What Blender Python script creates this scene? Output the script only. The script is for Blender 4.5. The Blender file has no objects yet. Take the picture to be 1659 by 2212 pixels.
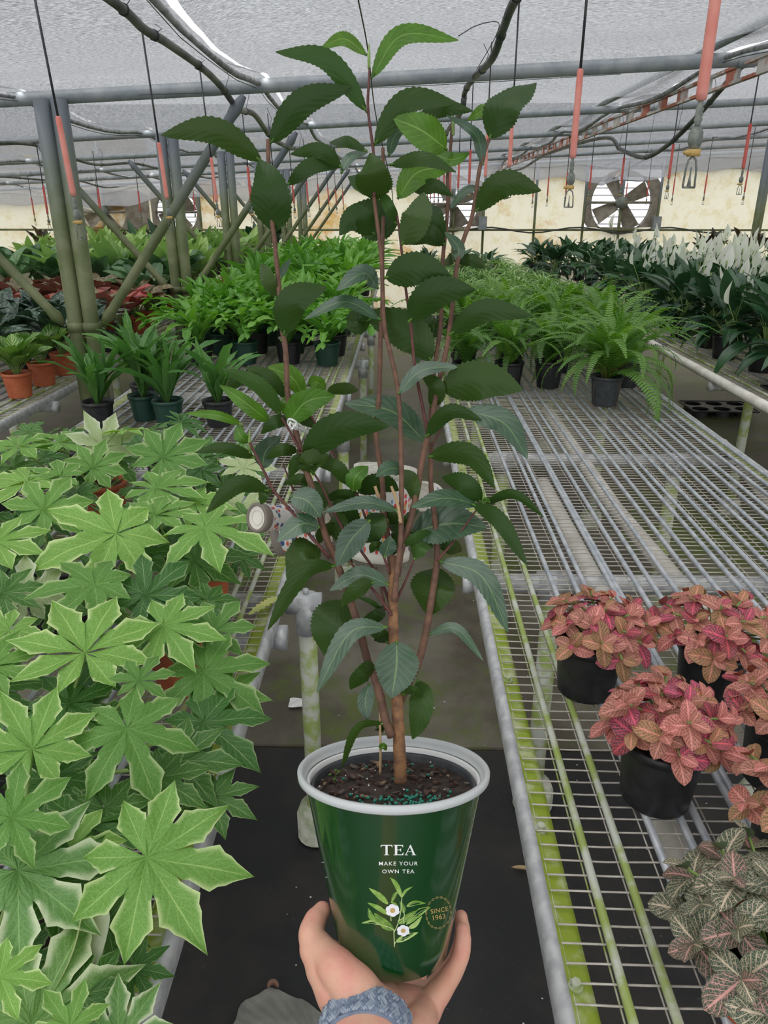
import bpy, bmesh, math, random
from math import sin, cos, pi, radians, atan2, sqrt, exp
from mathutils import Vector, Matrix, noise
R = random.Random(7)
SC = bpy.context.scene
COL = SC.collection
V = Vector

# ------------------------------------------------------------------ camera
PIT = math.atan((1106 - 445) / 1600)
YAW = math.atan((870 - 829.5) / math.hypot(1600, 661))
CAM = V((0, 0, 1.55))
cd = bpy.data.cameras.new('camera'); cam = bpy.data.objects.new('camera', cd); COL.objects.link(cam)
cam.location = CAM; cam.rotation_euler = (pi / 2 - PIT, 0, YAW)
cd.sensor_fit = 'VERTICAL'; cd.sensor_height = 36; cd.lens = 1600 / 2212 * 36
cd.clip_start = 0.02; cd.clip_end = 200
SC.camera = cam
# ------------------------------------------------------------------ sky, exposure
SC.view_settings.view_transform = 'Standard'; SC.view_settings.look = 'None'
SC.view_settings.gamma = 1; SC.view_settings.use_curve_mapping = False
SC.view_settings.exposure = 0.0
W = bpy.data.worlds.new('overcast_sky'); SC.world = W; W.use_nodes = True
wn = W.node_tree.nodes; wl = W.node_tree.links
bg = wn['Background']; bg.inputs[1].default_value = 1.5
tc = wn.new('ShaderNodeTexCoord'); sx = wn.new('ShaderNodeSeparateXYZ'); wr = wn.new('ShaderNodeValToRGB')
wl.new(tc.outputs['Generated'], sx.inputs[0]); wl.new(sx.outputs[2], wr.inputs[0]); wl.new(wr.outputs[0], bg.inputs[0])
wr.color_ramp.elements[0].position = 0.0; wr.color_ramp.elements[0].color = (0.80, 0.82, 0.84, 1)
wr.color_ramp.elements[1].position = 0.7; wr.color_ramp.elements[1].color = (0.97, 0.98, 1.0, 1)
e = wr.color_ramp.elements.new(0.12); e.color = (0.86, 0.87, 0.89, 1)
# one soft overcast sun high above
sd = bpy.data.lights.new('overcast_sun', 'SUN'); sd.energy = 9.0; sd.angle = radians(75)
sun = bpy.data.objects.new('overcast_sun', sd); COL.objects.link(sun); sun.rotation_euler = (radians(18), radians(-14), 0)

# ------------------------------------------------------------------ geometry tools
FW = V((-sin(YAW) * cos(PIT), cos(YAW) * cos(PIT), -sin(PIT)))
RT = V((cos(YAW), sin(YAW), 0))
UP = RT.cross(FW)
def ray(x, y): return FW + RT * ((x - 829.5) / 1600) + UP * ((1106 - y) / 1600)
def at(x, y, D): return CAM + ray(x, y) * D           # point at depth D along the view axis
def atz(x, y, z): d = ray(x, y); return CAM + d * ((z - CAM.z) / d.z)
def atY(x, y, Y): d = ray(x, y); return CAM + d * (Y / d.y)
def atX(x, y, X): d = ray(x, y); return CAM + d * (X / d.x)

class MB:
    """collects verts/faces/uvs, builds one mesh"""
    def __init__(s): s.v = []; s.f = []; s.uv = {}; s.e = {}; s.m = []; s.cur = 0
    def add(s, vs, fs, uvs=None, es=None):
        o = len(s.v); s.v.extend(vs)
        if uvs:
            for i, u in enumerate(uvs): s.uv[o + i] = u
        if es:
            for i, u in enumerate(es): s.e[o + i] = u
        for f in fs: s.f.append(tuple(o + i for i in f)); s.m.append(s.cur)
    def tube(s, path, r, n=8, cap=True):
        path = [V(p) for p in path]; k = len(path)
        rs = r if isinstance(r, (list, tuple)) else [r] * k
        vs = []; fs = []; uv = []
        t0 = (path[1] - path[0]).normalized()
        a = V((0, 0, 1)) if abs(t0.z) < .9 else V((1, 0, 0))
        s1 = t0.cross(a).normalized(); L = 0
        for i, p in enumerate(path):
            t = (path[min(i + 1, k - 1)] - path[max(i - 1, 0)]).normalized()
            s1 = (s1 - t * s1.dot(t)).normalized(); s2 = t.cross(s1)
            if i: L += (p - path[i - 1]).length
            for j in range(n):
                an = 2 * pi * j / n
                vs.append(p + (s1 * cos(an) + s2 * sin(an)) * rs[i]); uv.append((L, j / n))
        for i in range(k - 1):
            for j in range(n):
                b = (j + 1) % n
                fs.append((i * n + j, i * n + b, (i + 1) * n + b, (i + 1) * n + j))
        if cap: fs.append(tuple(range(n - 1, -1, -1))); fs.append(tuple((k - 1) * n + j for j in range(n)))
        s.add(vs, fs, uv)
    def box(s, c, d, M3=None):
        c = V(c); vs = []
        for z in (-.5, .5):
            for y in (-.5, .5):
                for x in (-.5, .5):
                    p = V((x * d[0], y * d[1], z * d[2]))
                    vs.append(c + (M3 @ p if M3 else p))
        s.add(vs, [(0, 2, 3, 1), (4, 5, 7, 6), (0, 1, 5, 4), (2, 6, 7, 3), (0, 4, 6, 2), (1, 3, 7, 5)])
    def lathe(s, prof, n=32, c=(0, 0, 0), M3=None, closed=False):
        c = V(c); vs = []; fs = []; uv = []
        for r, z in prof:
            for j in range(n):
                an = 2 * pi * j / n; p = V((r * cos(an), r * sin(an), z))
                vs.append(c + (M3 @ p if M3 else p)); uv.append((j / n, z))
        k = len(prof)
        for i in range(k - 1 + (1 if closed else 0)):
            i2 = (i + 1) % k
            for j in range(n):
                b = (j + 1) % n
                fs.append((i * n + j, i * n + b, i2 * n + b, i2 * n + j))
        s.add(vs, fs, uv)
    def disc(s, c, r, n=24, M3=None, z=0):
        c = V(c); vs = [c + (M3 @ V((0, 0, z)) if M3 else V((0, 0, z)))]
        for j in range(n):
            p = V((r * cos(2 * pi * j / n), r * sin(2 * pi * j / n), z)); vs.append(c + (M3 @ p if M3 else p))
        s.add(vs, [(0, 1 + j, 1 + (j + 1) % n) for j in range(n)])
    def sphere(s, c, r, n=8, m=5):
        c = V(c); r = r if isinstance(r, V) else V((r, r, r))
        vs = [c + V((0, 0, r.z))]
        for i in range(1, m):
            a = pi * i / m
            for j in range(n):
                b = 2 * pi * j / n; vs.append(c + V((r.x * sin(a) * cos(b), r.y * sin(a) * sin(b), r.z * cos(a))))
        vs.append(c - V((0, 0, r.z))); fs = [(0, 1 + j, 1 + (j + 1) % n) for j in range(n)]
        for i in range(m - 2):
            for j in range(n):
                b = (j + 1) % n; fs.append((1 + i * n + j, 1 + (i + 1) * n + j, 1 + (i + 1) * n + b, 1 + i * n + b))
        o = 1 + (m - 2) * n; fs += [(o + j, len(vs) - 1, o + (j + 1) % n) for j in range(n)]
        s.add(vs, fs)
    def grid(s, rows, uvs=None, es=None, close=False):
        k = len(rows); n = len(rows[0]); vs = [p for r in rows for p in r]
        fs = [(i * n + j, i * n + j + 1, (i + 1) * n + j + 1, (i + 1) * n + j) for i in range(k - 1) for j in range(n - 1)]
        s.add(vs, fs, [u for r in uvs for u in r] if uvs else None, [u for r in es for u in r] if es else None)
    def merge(s, o, M=None):
        vs = [M @ p for p in o.v] if M else o.v; b = len(s.v)
        s.v.extend(vs); s.f.extend(tuple(b + i for i in f) for f in o.f); s.m.extend(o.m)
        for k, u in o.uv.items(): s.uv[b + k] = u
        for k, u in o.e.items(): s.e[b + k] = u
    def mesh(s, name, mats, smooth=True):
        me = bpy.data.meshes.new(name); me.from_pydata([tuple(p) for p in s.v], [], s.f)
        for m in (mats if isinstance(mats, (list, tuple)) else [mats]): me.materials.append(m)
        if len(me.materials) > 1: me.polygons.foreach_set('material_index', s.m)
        if s.uv:
            lay = me.uv_layers.new(name='UVMap'); lv = [l.vertex_index for l in me.loops]
            d = []
            for i in lv: d.extend(s.uv.get(i, (0, 0)))
            lay.data.foreach_set('uv', d)
            if s.e:
                lay = me.uv_layers.new(name='Edge'); d = []
                for i in lv: d.extend(s.e.get(i, (0, 0)))
                lay.data.foreach_set('uv', d)
        if smooth: me.polygons.foreach_set('use_smooth', [True] * len(me.polygons))
        me.update(); return me
def link(name, me, parent=None, loc=None, M=None):
    o = bpy.data.objects.new(name, me); COL.objects.link(o)
    if parent: o.parent = parent
    if loc is not None: o.location = loc
    if M is not None: o.matrix_local = M
    return o
def part(name, mb, mats, parent, smooth=True): return link(name, mb.mesh(name, mats, smooth), parent)
def thing(name, label, cat, loc=(0, 0, 0), group=None):
    o = link(name, None, None, loc); o['label'] = label; o['category'] = cat
    if group: o['group'] = group
    return o
def tag(o, label, cat, group=None):
    o['label'] = label; o['category'] = cat
    if group: o['group'] = group
    return o
def struct(name, mb, mats, smooth=False):
    o = link(name, mb.mesh(name, mats, smooth) if mb else None); o['kind'] = 'structure'; return o
def frame(loc, z, x=None):
    """matrix with local Z along z, X near x"""
    z = z.normalized(); x = x or (V((1, 0, 0)) if abs(z.x) < .9 else V((0, 1, 0)))
    y = z.cross(x).normalized(); x = y.cross(z)
    M = Matrix((x, y, z)).transposed().to_4x4(); M.translation = loc; return M
def spline(P, n):
    """catmull-rom through points, n samples"""
    P = [V(p) for p in P]; k = len(P) - 1; out = []
    for i in range(n):
        t = i / (n - 1) * k; j = min(int(t), k - 1); u = t - j
        p0 = P[j - 1] if j else P[0] * 2 - P[1]; p1 = P[j]; p2 = P[j + 1]; p3 = P[j + 2] if j + 2 <= k else P[k] * 2 - P[k - 1]
        out.append(.5 * ((2 * p1) + (p2 - p0) * u + (2 * p0 - 5 * p1 + 4 * p2 - p3) * u * u + (3 * p1 - p0 - 3 * p2 + p3) * u ** 3))
    return out
ORD = 'first second third fourth fifth sixth seventh eighth ninth tenth eleventh twelfth thirteenth fourteenth fifteenth sixteenth seventeenth eighteenth nineteenth twentieth'.split()

# ------------------------------------------------------------------ materials
def N(nt, t, **kw):
    n = nt.nodes.new(t)
    for k, v in kw.items(): setattr(n, k, v)
    return n
def setin(nt, sock, val):
    if isinstance(val, bpy.types.NodeSocket): nt.links.new(val, sock)
    elif isinstance(val, (tuple, list)) and len(val) == 3 and sock.type == 'RGBA': sock.default_value = (*val, 1)
    else: sock.default_value = val
def math_(nt, op, a, b=0.0, c=0.0):
    n = N(nt, 'ShaderNodeMath', operation=op)
    for i, x in enumerate((a, b, c)): setin(nt, n.inputs[i], x)
    return n.outputs[0]
def mixc(nt, f, a, b):
    n = N(nt, 'ShaderNodeMix', data_type='RGBA'); setin(nt, n.inputs[0], f); setin(nt, n.inputs[6], a); setin(nt, n.inputs[7], b); return n.outputs[2]
def noise_(nt, scale, detail=3, vec=None, rough=.55):
    n = N(nt, 'ShaderNodeTexNoise'); n.inputs['Scale'].default_value = scale; n.inputs['Detail'].default_value = detail; n.inputs['Roughness'].default_value = rough
    if vec: nt.links.new(vec, n.inputs['Vector'])
    return n.outputs[0]
def step(nt, x, lo, hi):
    n = N(nt, 'ShaderNodeMapRange', interpolation_type='SMOOTHSTEP')
    setin(nt, n.inputs[0], x); n.inputs[1].default_value = lo; n.inputs[2].default_value = hi; return n.outputs[0]
def newmat(name):
    m = bpy.data.materials.new(name); m.use_nodes = True; nt = m.node_tree; return m, nt, nt.nodes['Principled BSDF']
def bump(nt, b, h, st=.3, dist=.001):
    n = N(nt, 'ShaderNodeBump'); n.inputs['Strength'].default_value = st; n.inputs['Distance'].default_value = dist
    nt.links.new(h, n.inputs['Height']); nt.links.new(n.outputs[0], b.inputs['Normal'])
def simple(name, c, c2=None, rough=.6, metal=0.0, scale=20, spec=.5, bmp=0, lo=.35, hi=.65, world=False):
    m, nt, b = newmat(name); b.inputs['Roughness'].default_value = rough; b.inputs['Metallic'].default_value = metal
    b.inputs['Specular IOR Level'].default_value = spec
    if c2 is None: b.inputs['Base Color'].default_value = (*c, 1)
    else:
        g = N(nt, 'ShaderNodeNewGeometry') if world else N(nt, 'ShaderNodeTexCoord')
        f = noise_(nt, scale, 5, g.outputs['Position'] if world else g.outputs['Object'])
        setin(nt, b.inputs['Base Color'], mixc(nt, step(nt, f, lo, hi), c, c2))
        if bmp: bump(nt, b, f, bmp, .002)
    return m
def leafmat(name, base, under=None, vein=(.25, .4, .12), base2=None, nlat=9, slope=.28, latw=.06, veinw=.035, latk=.35, transl=.22,
            rough=.42, edge=None, edgelo=.7, edgehi=.95, speck=0.0, netk=0.0, midk=.8, spec=.5, hv=.12, tc=None, pocket=None, bmp=.25):
    """leaf surface: midrib, side veins, optional pale margin, speckles and net"""
    m, nt, b = newmat(name); uv = N(nt, 'ShaderNodeUVMap'); uv.uv_map = 'UVMap'; sp = N(nt, 'ShaderNodeSeparateXYZ'); nt.links.new(uv.outputs[0], sp.inputs[0])
    u, v = sp.outputs[0], sp.outputs[1]
    a = math_(nt, 'ABSOLUTE', math_(nt, 'MULTIPLY_ADD', v, 2, -1))
    g = N(nt, 'ShaderNodeTexCoord'); oi = N(nt, 'ShaderNodeObjectInfo')
    n1 = noise_(nt, 60, 4, g.outputs['Object'])
    col = mixc(nt, step(nt, n1, .3, .7), base, base2 or tuple(x * .75 for x in base))
    lat = math_(nt, 'FRACT', math_(nt, 'MULTIPLY', math_(nt, 'SUBTRACT', u, math_(nt, 'MULTIPLY', math_(nt, 'POWER', a, .8), slope)), nlat))
    tri = math_(nt, 'ABSOLUTE', math_(nt, 'SUBTRACT', lat, .5))      # 0 at the vein
    latm = math_(nt, 'SUBTRACT', 1, step(nt, tri, latw * .4, latw * 1.6))
    fade = math_(nt, 'SUBTRACT', 1, step(nt, a, .75, 1.0))
    latm = math_(nt, 'MULTIPLY', latm, fade)
    mid = math_(nt, 'SUBTRACT', 1, step(nt, a, veinw * .5, veinw * 2))
    if netk:
        vo = N(nt, 'ShaderNodeTexVoronoi', feature='DISTANCE_TO_EDGE'); mp = N(nt, 'ShaderNodeMapping'); mp.inputs['Scale'].default_value = (12, 7, 1)
        nt.links.new(uv.outputs[0], mp.inputs[0]); nt.links.new(mp.outputs[0], vo.inputs['Vector']); vo.inputs['Scale'].default_value = 1.3
        net = math_(nt, 'MULTIPLY', math_(nt, 'SUBTRACT', 1, step(nt, vo.outputs['Distance'], .02, .09)), netk)
        latm = math_(nt, 'MAXIMUM', latm, net)
    if edge:
        eu = N(nt, 'ShaderNodeUVMap'); eu.uv_map = 'Edge'; es = N(nt, 'ShaderNodeSeparateXYZ'); nt.links.new(eu.outputs[0], es.inputs[0])
        ev = es.outputs[0]
        n2 = noise_(nt, 190, 5, g.outputs['Object'], .8)
        e1 = math_(nt, 'ADD', ev, math_(nt, 'MULTIPLY', math_(nt, 'SUBTRACT', n2, .5), speck))
        col = mixc(nt, step(nt, e1, edgelo, edgehi), col, edge)
    if pocket: col = mixc(nt, step(nt, n1, .5, .62), col, pocket)
    col = mixc(nt, math_(nt, 'MULTIPLY', latm, latk), col, vein)
    col = mixc(nt, math_(nt, 'MULTIPLY', mid, midk), col, vein)
    if under:
        ge = N(nt, 'ShaderNodeNewGeometry'); col = mixc(nt, ge.outputs['Backfacing'], col, under)
    hs = N(nt, 'ShaderNodeHueSaturation'); nt.links.new(col, hs.inputs['Color'])
    setin(nt, hs.inputs['Value'], math_(nt, 'MULTIPLY_ADD', oi.outputs['Random'], hv * 2, 1 - hv))
    setin(nt, hs.inputs['Hue'], math_(nt, 'MULTIPLY_ADD', oi.outputs['Random'], -.02, .51))
    col = hs.outputs[0]
    setin(nt, b.inputs['Base Color'], col); b.inputs['Roughness'].default_value = rough; b.inputs['Specular IOR Level'].default_value = spec
    if bmp: bump(nt, b, math_(nt, 'ADD', math_(nt, 'MULTIPLY', tri, 2), n1), bmp, .002)
    tr = N(nt, 'ShaderNodeBsdfTranslucent'); hs2 = N(nt, 'ShaderNodeHueSaturation'); hs2.inputs['Saturation'].default_value = 1.15; hs2.inputs['Value'].default_value = 1.5
    nt.links.new(tc and mixc(nt, .5, col, tc) or col, hs2.inputs['Color']); nt.links.new(hs2.outputs[0], tr.inputs[0])
    mx = N(nt, 'ShaderNodeMixShader'); mx.inputs[0].default_value = transl
    nt.links.new(b.outputs[0], mx.inputs[1]); nt.links.new(tr.outputs[0], mx.inputs[2]); nt.links.new(mx.outputs[0], nt.nodes['Material Output'].inputs[0])
    return m
M = {}
M['galv'] = simple('galvanised_steel', (.42, .43, .44), (.6, .61, .6), .45, .25, 40)
M['galv_algae'] = simple('galvanised_steel_green', (.3, .38, .1), (.52, .54, .46), .6, .05, 22, lo=.4, hi=.62)
M['algae'] = simple('algae_covered_steel', (.27, .36, .03), (.5, .54, .3), .55, 0, 30, lo=.45, hi=.72, bmp=.3)
M['rod'] = simple('zinc_rod', (.40, .43, .47), (.58, .6, .62), .4, .3, 30)
M['wire'] = simple('coated_wire', (.60, .56, .50), (.46, .42, .36), .5, .05, 50)
M['wire_green'] = simple('mossy_wire', (.35, .42, .1), (.58, .56, .44), .6, 0, 60)
M['pipe_white'] = simple('weathered_white_pipe', (.78, .75, .68), (.6, .57, .5), .6, 0, 12)
M['concrete_foot'] = simple('mossy_concrete_foot', (.5, .49, .42), (.28, .32, .2), .8, 0, 30, bmp=.4)
# posts: grey metal above, algae green below (the growth stops at a height of its own on the post)
m, nt, b = newmat('post_steel'); g = N(nt, 'ShaderNodeNewGeometry'); s = N(nt, 'ShaderNodeSeparateXYZ'); nt.links.new(g.outputs['Position'], s.inputs[0])
n1 = noise_(nt, 8, 4, g.outputs['Position'])
f = step(nt, math_(nt, 'ADD', s.outputs[2], math_(nt, 'MULTIPLY', n1, .5)), 1.6, 2.2)
setin(nt, b.inputs['Base Color'], mixc(nt, f, mixc(nt, step(nt, n1, .4, .65), (.10, .125, .045), (.165, .185, .085)), (.115, .135, .155))); b.inputs['Roughness'].default_value = .55
M['post'] = m
M['beam'] = simple('grey_painted_beam', (.23, .26, .28), (.33, .35, .36), .5, .1, 14)
M['rust'] = simple('rusty_truss', (.32, .1, .06), (.42, .4, .38), .7, 0, 9, lo=.42, hi=.55, world=True)
M['hose'] = simple('dark_hose', (.02, .024, .028), (.1, .11, .1), .45, 0, 6)
M['hose_grey'] = simple('dusty_hose', (.06, .065, .06), (.2, .2, .17), .55, 0, 6)
M['drop'] = simple('black_drop_tube', (.03, .032, .035), rough=.4)
M['pink'] = simple('pink_weight_tube', (.62, .17, .13), (.74, .34, .28), .4, 0, 9, lo=.3, hi=.7)
M['red'] = simple('red_weight_tube', (.5, .06, .05), (.62, .16, .12), .4, 0, 9)
M['valve'] = simple('grey_green_valve', (.12, .14, .12), (.25, .27, .23), .5, 0, 80)
M['brass'] = simple('ochre_nozzle', (.5, .33, .1), rough=.45)
M['black_plastic'] = simple('black_plastic', (.012, .012, .014), (.022, .022, .024), .38, 0, 50)
M['grey_plastic'] = simple('dark_grey_pot_plastic', (.035, .04, .045), (.06, .065, .07), .45, 0, 50)
M['green_plastic'] = simple('dark_green_pot_plastic', (.015, .06, .04), rough=.4)
M['terracotta'] = simple('terracotta_plastic', (.42, .09, .03), (.5, .13, .05), .55, 0, 20)
M['soil'] = simple('potting_soil', (.018, .012, .009), (.05, .034, .025), .95, 0, 60, bmp=1)
M['white_plastic'] = simple('white_plastic', (.8, .8, .78), rough=.4)
# shade cloth: woven, partly open, dims the sky
def clothmat():
    m, nt, b = newmat('woven_shade_cloth')
    g = N(nt, 'ShaderNodeNewGeometry'); mp = N(nt, 'ShaderNodeMapping'); mp.inputs['Scale'].default_value = (70, 260, 20); nt.links.new(g.outputs['Position'], mp.inputs[0])
    n1 = noise_(nt, 1.0, 2, mp.outputs[0], .7); n2 = noise_(nt, .9, 5, g.outputs['Position'], .6)
    wv = N(nt, 'ShaderNodeTexWave'); wv.bands_direction = 'Y'; wv.inputs['Scale'].default_value = 60; wv.inputs['Distortion'].default_value = 2.5; wv.inputs['Detail'].default_value = 2; nt.links.new(g.outputs['Position'], wv.inputs[0])
    weave = math_(nt, 'ADD', math_(nt, 'MULTIPLY', n1, .75), math_(nt, 'MULTIPLY', wv.outputs[1], .25))
    col = mixc(nt, step(nt, weave, .36, .64), (.04, .042, .046), (.215, .22, .23))
    setin(nt, b.inputs['Base Color'], col); b.inputs['Roughness'].default_value = .8
    tr = N(nt, 'ShaderNodeBsdfTranslucent'); setin(nt, tr.inputs[0], col)
    mx = N(nt, 'ShaderNodeMixShader'); mx.inputs[0].default_value = .6; nt.links.new(b.outputs[0], mx.inputs[1]); nt.links.new(tr.outputs[0], mx.inputs[2])
    tp = N(nt, 'ShaderNodeBsdfTransparent'); mx2 = N(nt, 'ShaderNodeMixShader')
    op = math_(nt, 'MULTIPLY_ADD', step(nt, weave, .35, .75), .22, .05)
    nt.links.new(math_(nt, 'MULTIPLY_ADD', step(nt, n2, .3, .7), .06, op), mx2.inputs[0])
    nt.links.new(mx.outputs[0], mx2.inputs[1]); nt.links.new(tp.outputs[0], mx2.inputs[2]); nt.links.new(mx2.outputs[0], nt.nodes['Material Output'].inputs[0])
    return m
M['cloth'] = clothmat()
M['cloth_roll'] = simple('bunched_shade_cloth', (.16, .165, .17), (.34, .34, .35), .85, 0, 25)
# yellowed end-wall film, lets daylight through
m, nt, b = newmat('yellowed_wall_film'); g = N(nt, 'ShaderNodeNewGeometry')
n1 = noise_(nt, 1.3, 6, g.outputs['Position'], .7); n2 = noise_(nt, 5, 5, g.outputs['Position'], .7)
c = mixc(nt, step(nt, n1, .5, .68), (.70, .66, .52), (.50, .29, .08)); c = mixc(nt, step(nt, n2, .45, .72), c, (.60, .52, .30))
setin(nt, b.inputs['Base Color'], c); b.inputs['Roughness'].default_value = .5
tr = N(nt, 'ShaderNodeBsdfTranslucent'); nt.links.new(c, tr.inputs[0]); mx = N(nt, 'ShaderNodeMixShader'); mx.inputs[0].default_value = .85
nt.links.new(b.outputs[0], mx.inputs[1]); nt.links.new(tr.outputs[0], mx.inputs[2]); nt.links.new(mx.outputs[0], nt.nodes['Material Output'].inputs[0])
M['film'] = m
M['vent'] = simple('weathered_fan_housing', (.2, .17, .13), (.3, .27, .22), .8, 0, 12, world=True)
M['louvre'] = simple('fan_louvre', (.5, .52, .55), rough=.4, metal=.3)
# floors
m, nt, b = newmat('damp_mossy_concrete'); g = N(nt, 'ShaderNodeNewGeometry')
n1 = noise_(nt, 1.6, 7, g.outputs['Position'], .62); n2 = noise_(nt, 9, 6, g.outputs['Position'], .7); n3 = noise_(nt, .9, 3, g.outputs['Position'])
c = mixc(nt, step(nt, n1, .38, .62), (.085, .07, .052), (.175, .158, .12)); c = mixc(nt, math_(nt, 'MULTIPLY', step(nt, math_(nt, 'ADD', math_(nt, 'MULTIPLY', n2, .45), math_(nt, 'MULTIPLY', n3, .6)), .5, .62), .85), c, (.095, .13, .02))
setin(nt, b.inputs['Base Color'], c); setin(nt, b.inputs['Roughness'], math_(nt, 'MULTIPLY_ADD', n1, .5, .2)); bump(nt, b, n2, .35, .004)
M['floor'] = m
m, nt, b = newmat('dark_wet_ground_cover'); g = N(nt, 'ShaderNodeNewGeometry')
n1 = noise_(nt, 3, 6, g.outputs['Position'], .65); n2 = noise_(nt, 38, 4, g.outputs['Position'], .7)
c = mixc(nt, step(nt, n1, .4, .7), (.011, .011, .012), (.028, .024, .02)); c = mixc(nt, step(nt, n2, .68, .76), c, (.16, .15, .13))
setin(nt, b.inputs['Base Color'], c); setin(nt, b.inputs['Roughness'], math_(nt, 'MULTIPLY_ADD', n1, .5, .3)); bump(nt, b, n2, .4, .004)
M['floor_dark'] = m
M['slab'] = simple('dry_concrete_patch', (.15, .15, .13), (.23, .225, .2), .85, 0, 14, bmp=.3)
# leaves
M['tea_d'] = leafmat('tea_leaf_dark', (.022, .058, .009), under=(.034, .075, .012), base2=(.03, .075, .012), vein=(.10, .19, .04), latk=.1, nlat=8, transl=.16, rough=.38, edge=None, spec=.3, bmp=.07)
M['tea_o'] = leafmat('tea_leaf_olive', (.045, .105, .02), under=(.05, .11, .022), vein=(.18, .3, .08), latk=.25, nlat=8, transl=.2, rough=.4, spec=.3, bmp=.07)
M['tea_b'] = leafmat('tea_leaf_bright', (.10, .24, .025), under=(.11, .23, .04), vein=(.25, .42, .1), latk=.25, nlat=8, transl=.28, rough=.42, bmp=.07)
M['tea_g'] = leafmat('tea_leaf_sky_sheen', (.035, .08, .04), under=(.045, .095, .025), base2=(.055, .11, .06), vein=(.17, .27, .1), latk=.3, nlat=8, transl=.08, rough=.30, spec=.75, bmp=.07)  # glossy upper side; grey sky reflection is mixed into the base colour
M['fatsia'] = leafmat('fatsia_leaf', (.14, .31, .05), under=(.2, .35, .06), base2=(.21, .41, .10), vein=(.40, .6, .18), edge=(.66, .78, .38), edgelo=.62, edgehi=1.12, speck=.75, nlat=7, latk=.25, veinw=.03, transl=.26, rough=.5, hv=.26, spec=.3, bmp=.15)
M['fatsia_dark'] = leafmat('fatsia_leaf_shaded', (.035, .13, .015), under=(.08, .18, .03), base2=(.07, .2, .03), vein=(.3, .45, .16), edge=(.5, .62, .3), edgelo=.75, edgehi=1.15, speck=.8, nlat=7, latk=.3, veinw=.03, transl=.2, rough=.45, hv=.15)  # darker copy of the fatsia leaf: shade low in the canopy painted in
M['fatsia_pale'] = leafmat('fatsia_leaf_cream', (.42, .52, .2), under=(.5, .56, .28), base2=(.58, .66, .38), vein=(.6, .7, .4), edge=(.76, .8, .6), edgelo=.4, edgehi=1.0, speck=.6, nlat=7, latk=.3, veinw=.03, transl=.3, rough=.45)
M['fatsia_net'] = leafmat('fatsia_leaf_netted', (.1, .24, .05), under=(.16, .28, .08), base2=(.15, .32, .08), vein=(.3, .5, .16), edge=(.64, .72, .46), edgelo=.45, edgehi=.95, speck=1.0, nlat=7, latk=.3, veinw=.03, transl=.2, rough=.45, netk=.5)
M['petiole'] = simple('pale_green_petiole', (.25, .38, .1), (.2, .3, .08), .5)
M['fit_pink'] = leafmat('fittonia_pink', (.36, .10, .085), under=(.4, .14, .1), base2=(.24, .11, .05), vein=(.86, .36, .30), nlat=7, slope=.36, latw=.09, latk=.9, veinw=.07, midk=.95, netk=.8, transl=.15, rough=.5, hv=.2)
M['fit_hot'] = leafmat('fittonia_magenta', (.09, .045, .05), under=(.3, .1, .1), base2=(.13, .05, .06), vein=(.85, .13, .19), nlat=7, slope=.36, latw=.10, latk=.9, veinw=.08, midk=.95, netk=.85, transl=.12, rough=.5, hv=.2)
M['fit_olive'] = leafmat('fittonia_young', (.24, .2, .06), under=(.3, .2, .1), base2=(.2, .12, .05), vein=(.85, .36, .24), nlat=7, slope=.36, latw=.09, latk=.85, veinw=.07, midk=.9, netk=.75, transl=.2, rough=.5, hv=.2)
M['fit_green'] = leafmat('fittonia_green', (.045, .075, .04), under=(.1, .14, .07), base2=(.07, .105, .055), vein=(.72, .58, .42), nlat=7, slope=.36, latw=.07, latk=.9, veinw=.06, midk=.95, netk=.55, transl=.12, rough=.45, hv=.2)
M['fit_green_rose'] = leafmat('fittonia_green_rose', (.045, .07, .04), under=(.1, .14, .07), base2=(.065, .10, .055), vein=(.74, .38, .33), nlat=7, slope=.36, latw=.07, latk=.9, veinw=.06, midk=.95, netk=.55, transl=.12, rough=.45, hv=.2)
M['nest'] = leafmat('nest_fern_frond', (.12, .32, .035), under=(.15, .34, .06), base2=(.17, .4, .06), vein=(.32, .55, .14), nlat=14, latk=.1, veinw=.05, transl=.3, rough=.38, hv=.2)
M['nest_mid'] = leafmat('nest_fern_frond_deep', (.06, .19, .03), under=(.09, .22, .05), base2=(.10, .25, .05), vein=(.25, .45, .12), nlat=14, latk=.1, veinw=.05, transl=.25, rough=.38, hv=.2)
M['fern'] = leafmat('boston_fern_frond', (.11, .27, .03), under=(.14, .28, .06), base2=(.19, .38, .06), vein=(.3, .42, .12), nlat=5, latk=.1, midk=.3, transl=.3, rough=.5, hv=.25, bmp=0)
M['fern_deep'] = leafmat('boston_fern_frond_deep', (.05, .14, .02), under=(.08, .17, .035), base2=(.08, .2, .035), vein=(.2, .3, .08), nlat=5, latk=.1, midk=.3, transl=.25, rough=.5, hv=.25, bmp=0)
M['spider'] = leafmat('arching_striped_leaf', (.17, .34, .07), under=(.2, .36, .1), base2=(.26, .42, .13), vein=(.55, .66, .38), nlat=1, latk=0, veinw=.18, midk=.7, transl=.25, rough=.4, hv=.25, bmp=0)
M['lily'] = leafmat('peace_lily_leaf', (.020, .07, .026), under=(.04, .11, .04), base2=(.032, .095, .036), vein=(.1, .2, .08), nlat=12, latk=.25, transl=.1, rough=.32, spec=.6, hv=.25)
M['spathe'] = leafmat('white_spathe', (.82, .84, .74), under=(.78, .82, .68), base2=(.86, .86, .8), vein=(.6, .7, .4), nlat=4, latk=.1, midk=.4, transl=.35, rough=.5, hv=.05)
M['rubber_leaf'] = leafmat('dark_bronze_leaf', (.035, .045, .02), under=(.09, .06, .03), base2=(.06, .05, .03), vein=(.14, .15, .07), nlat=10, latk=.2, transl=.08, rough=.3, hv=.3)
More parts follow.
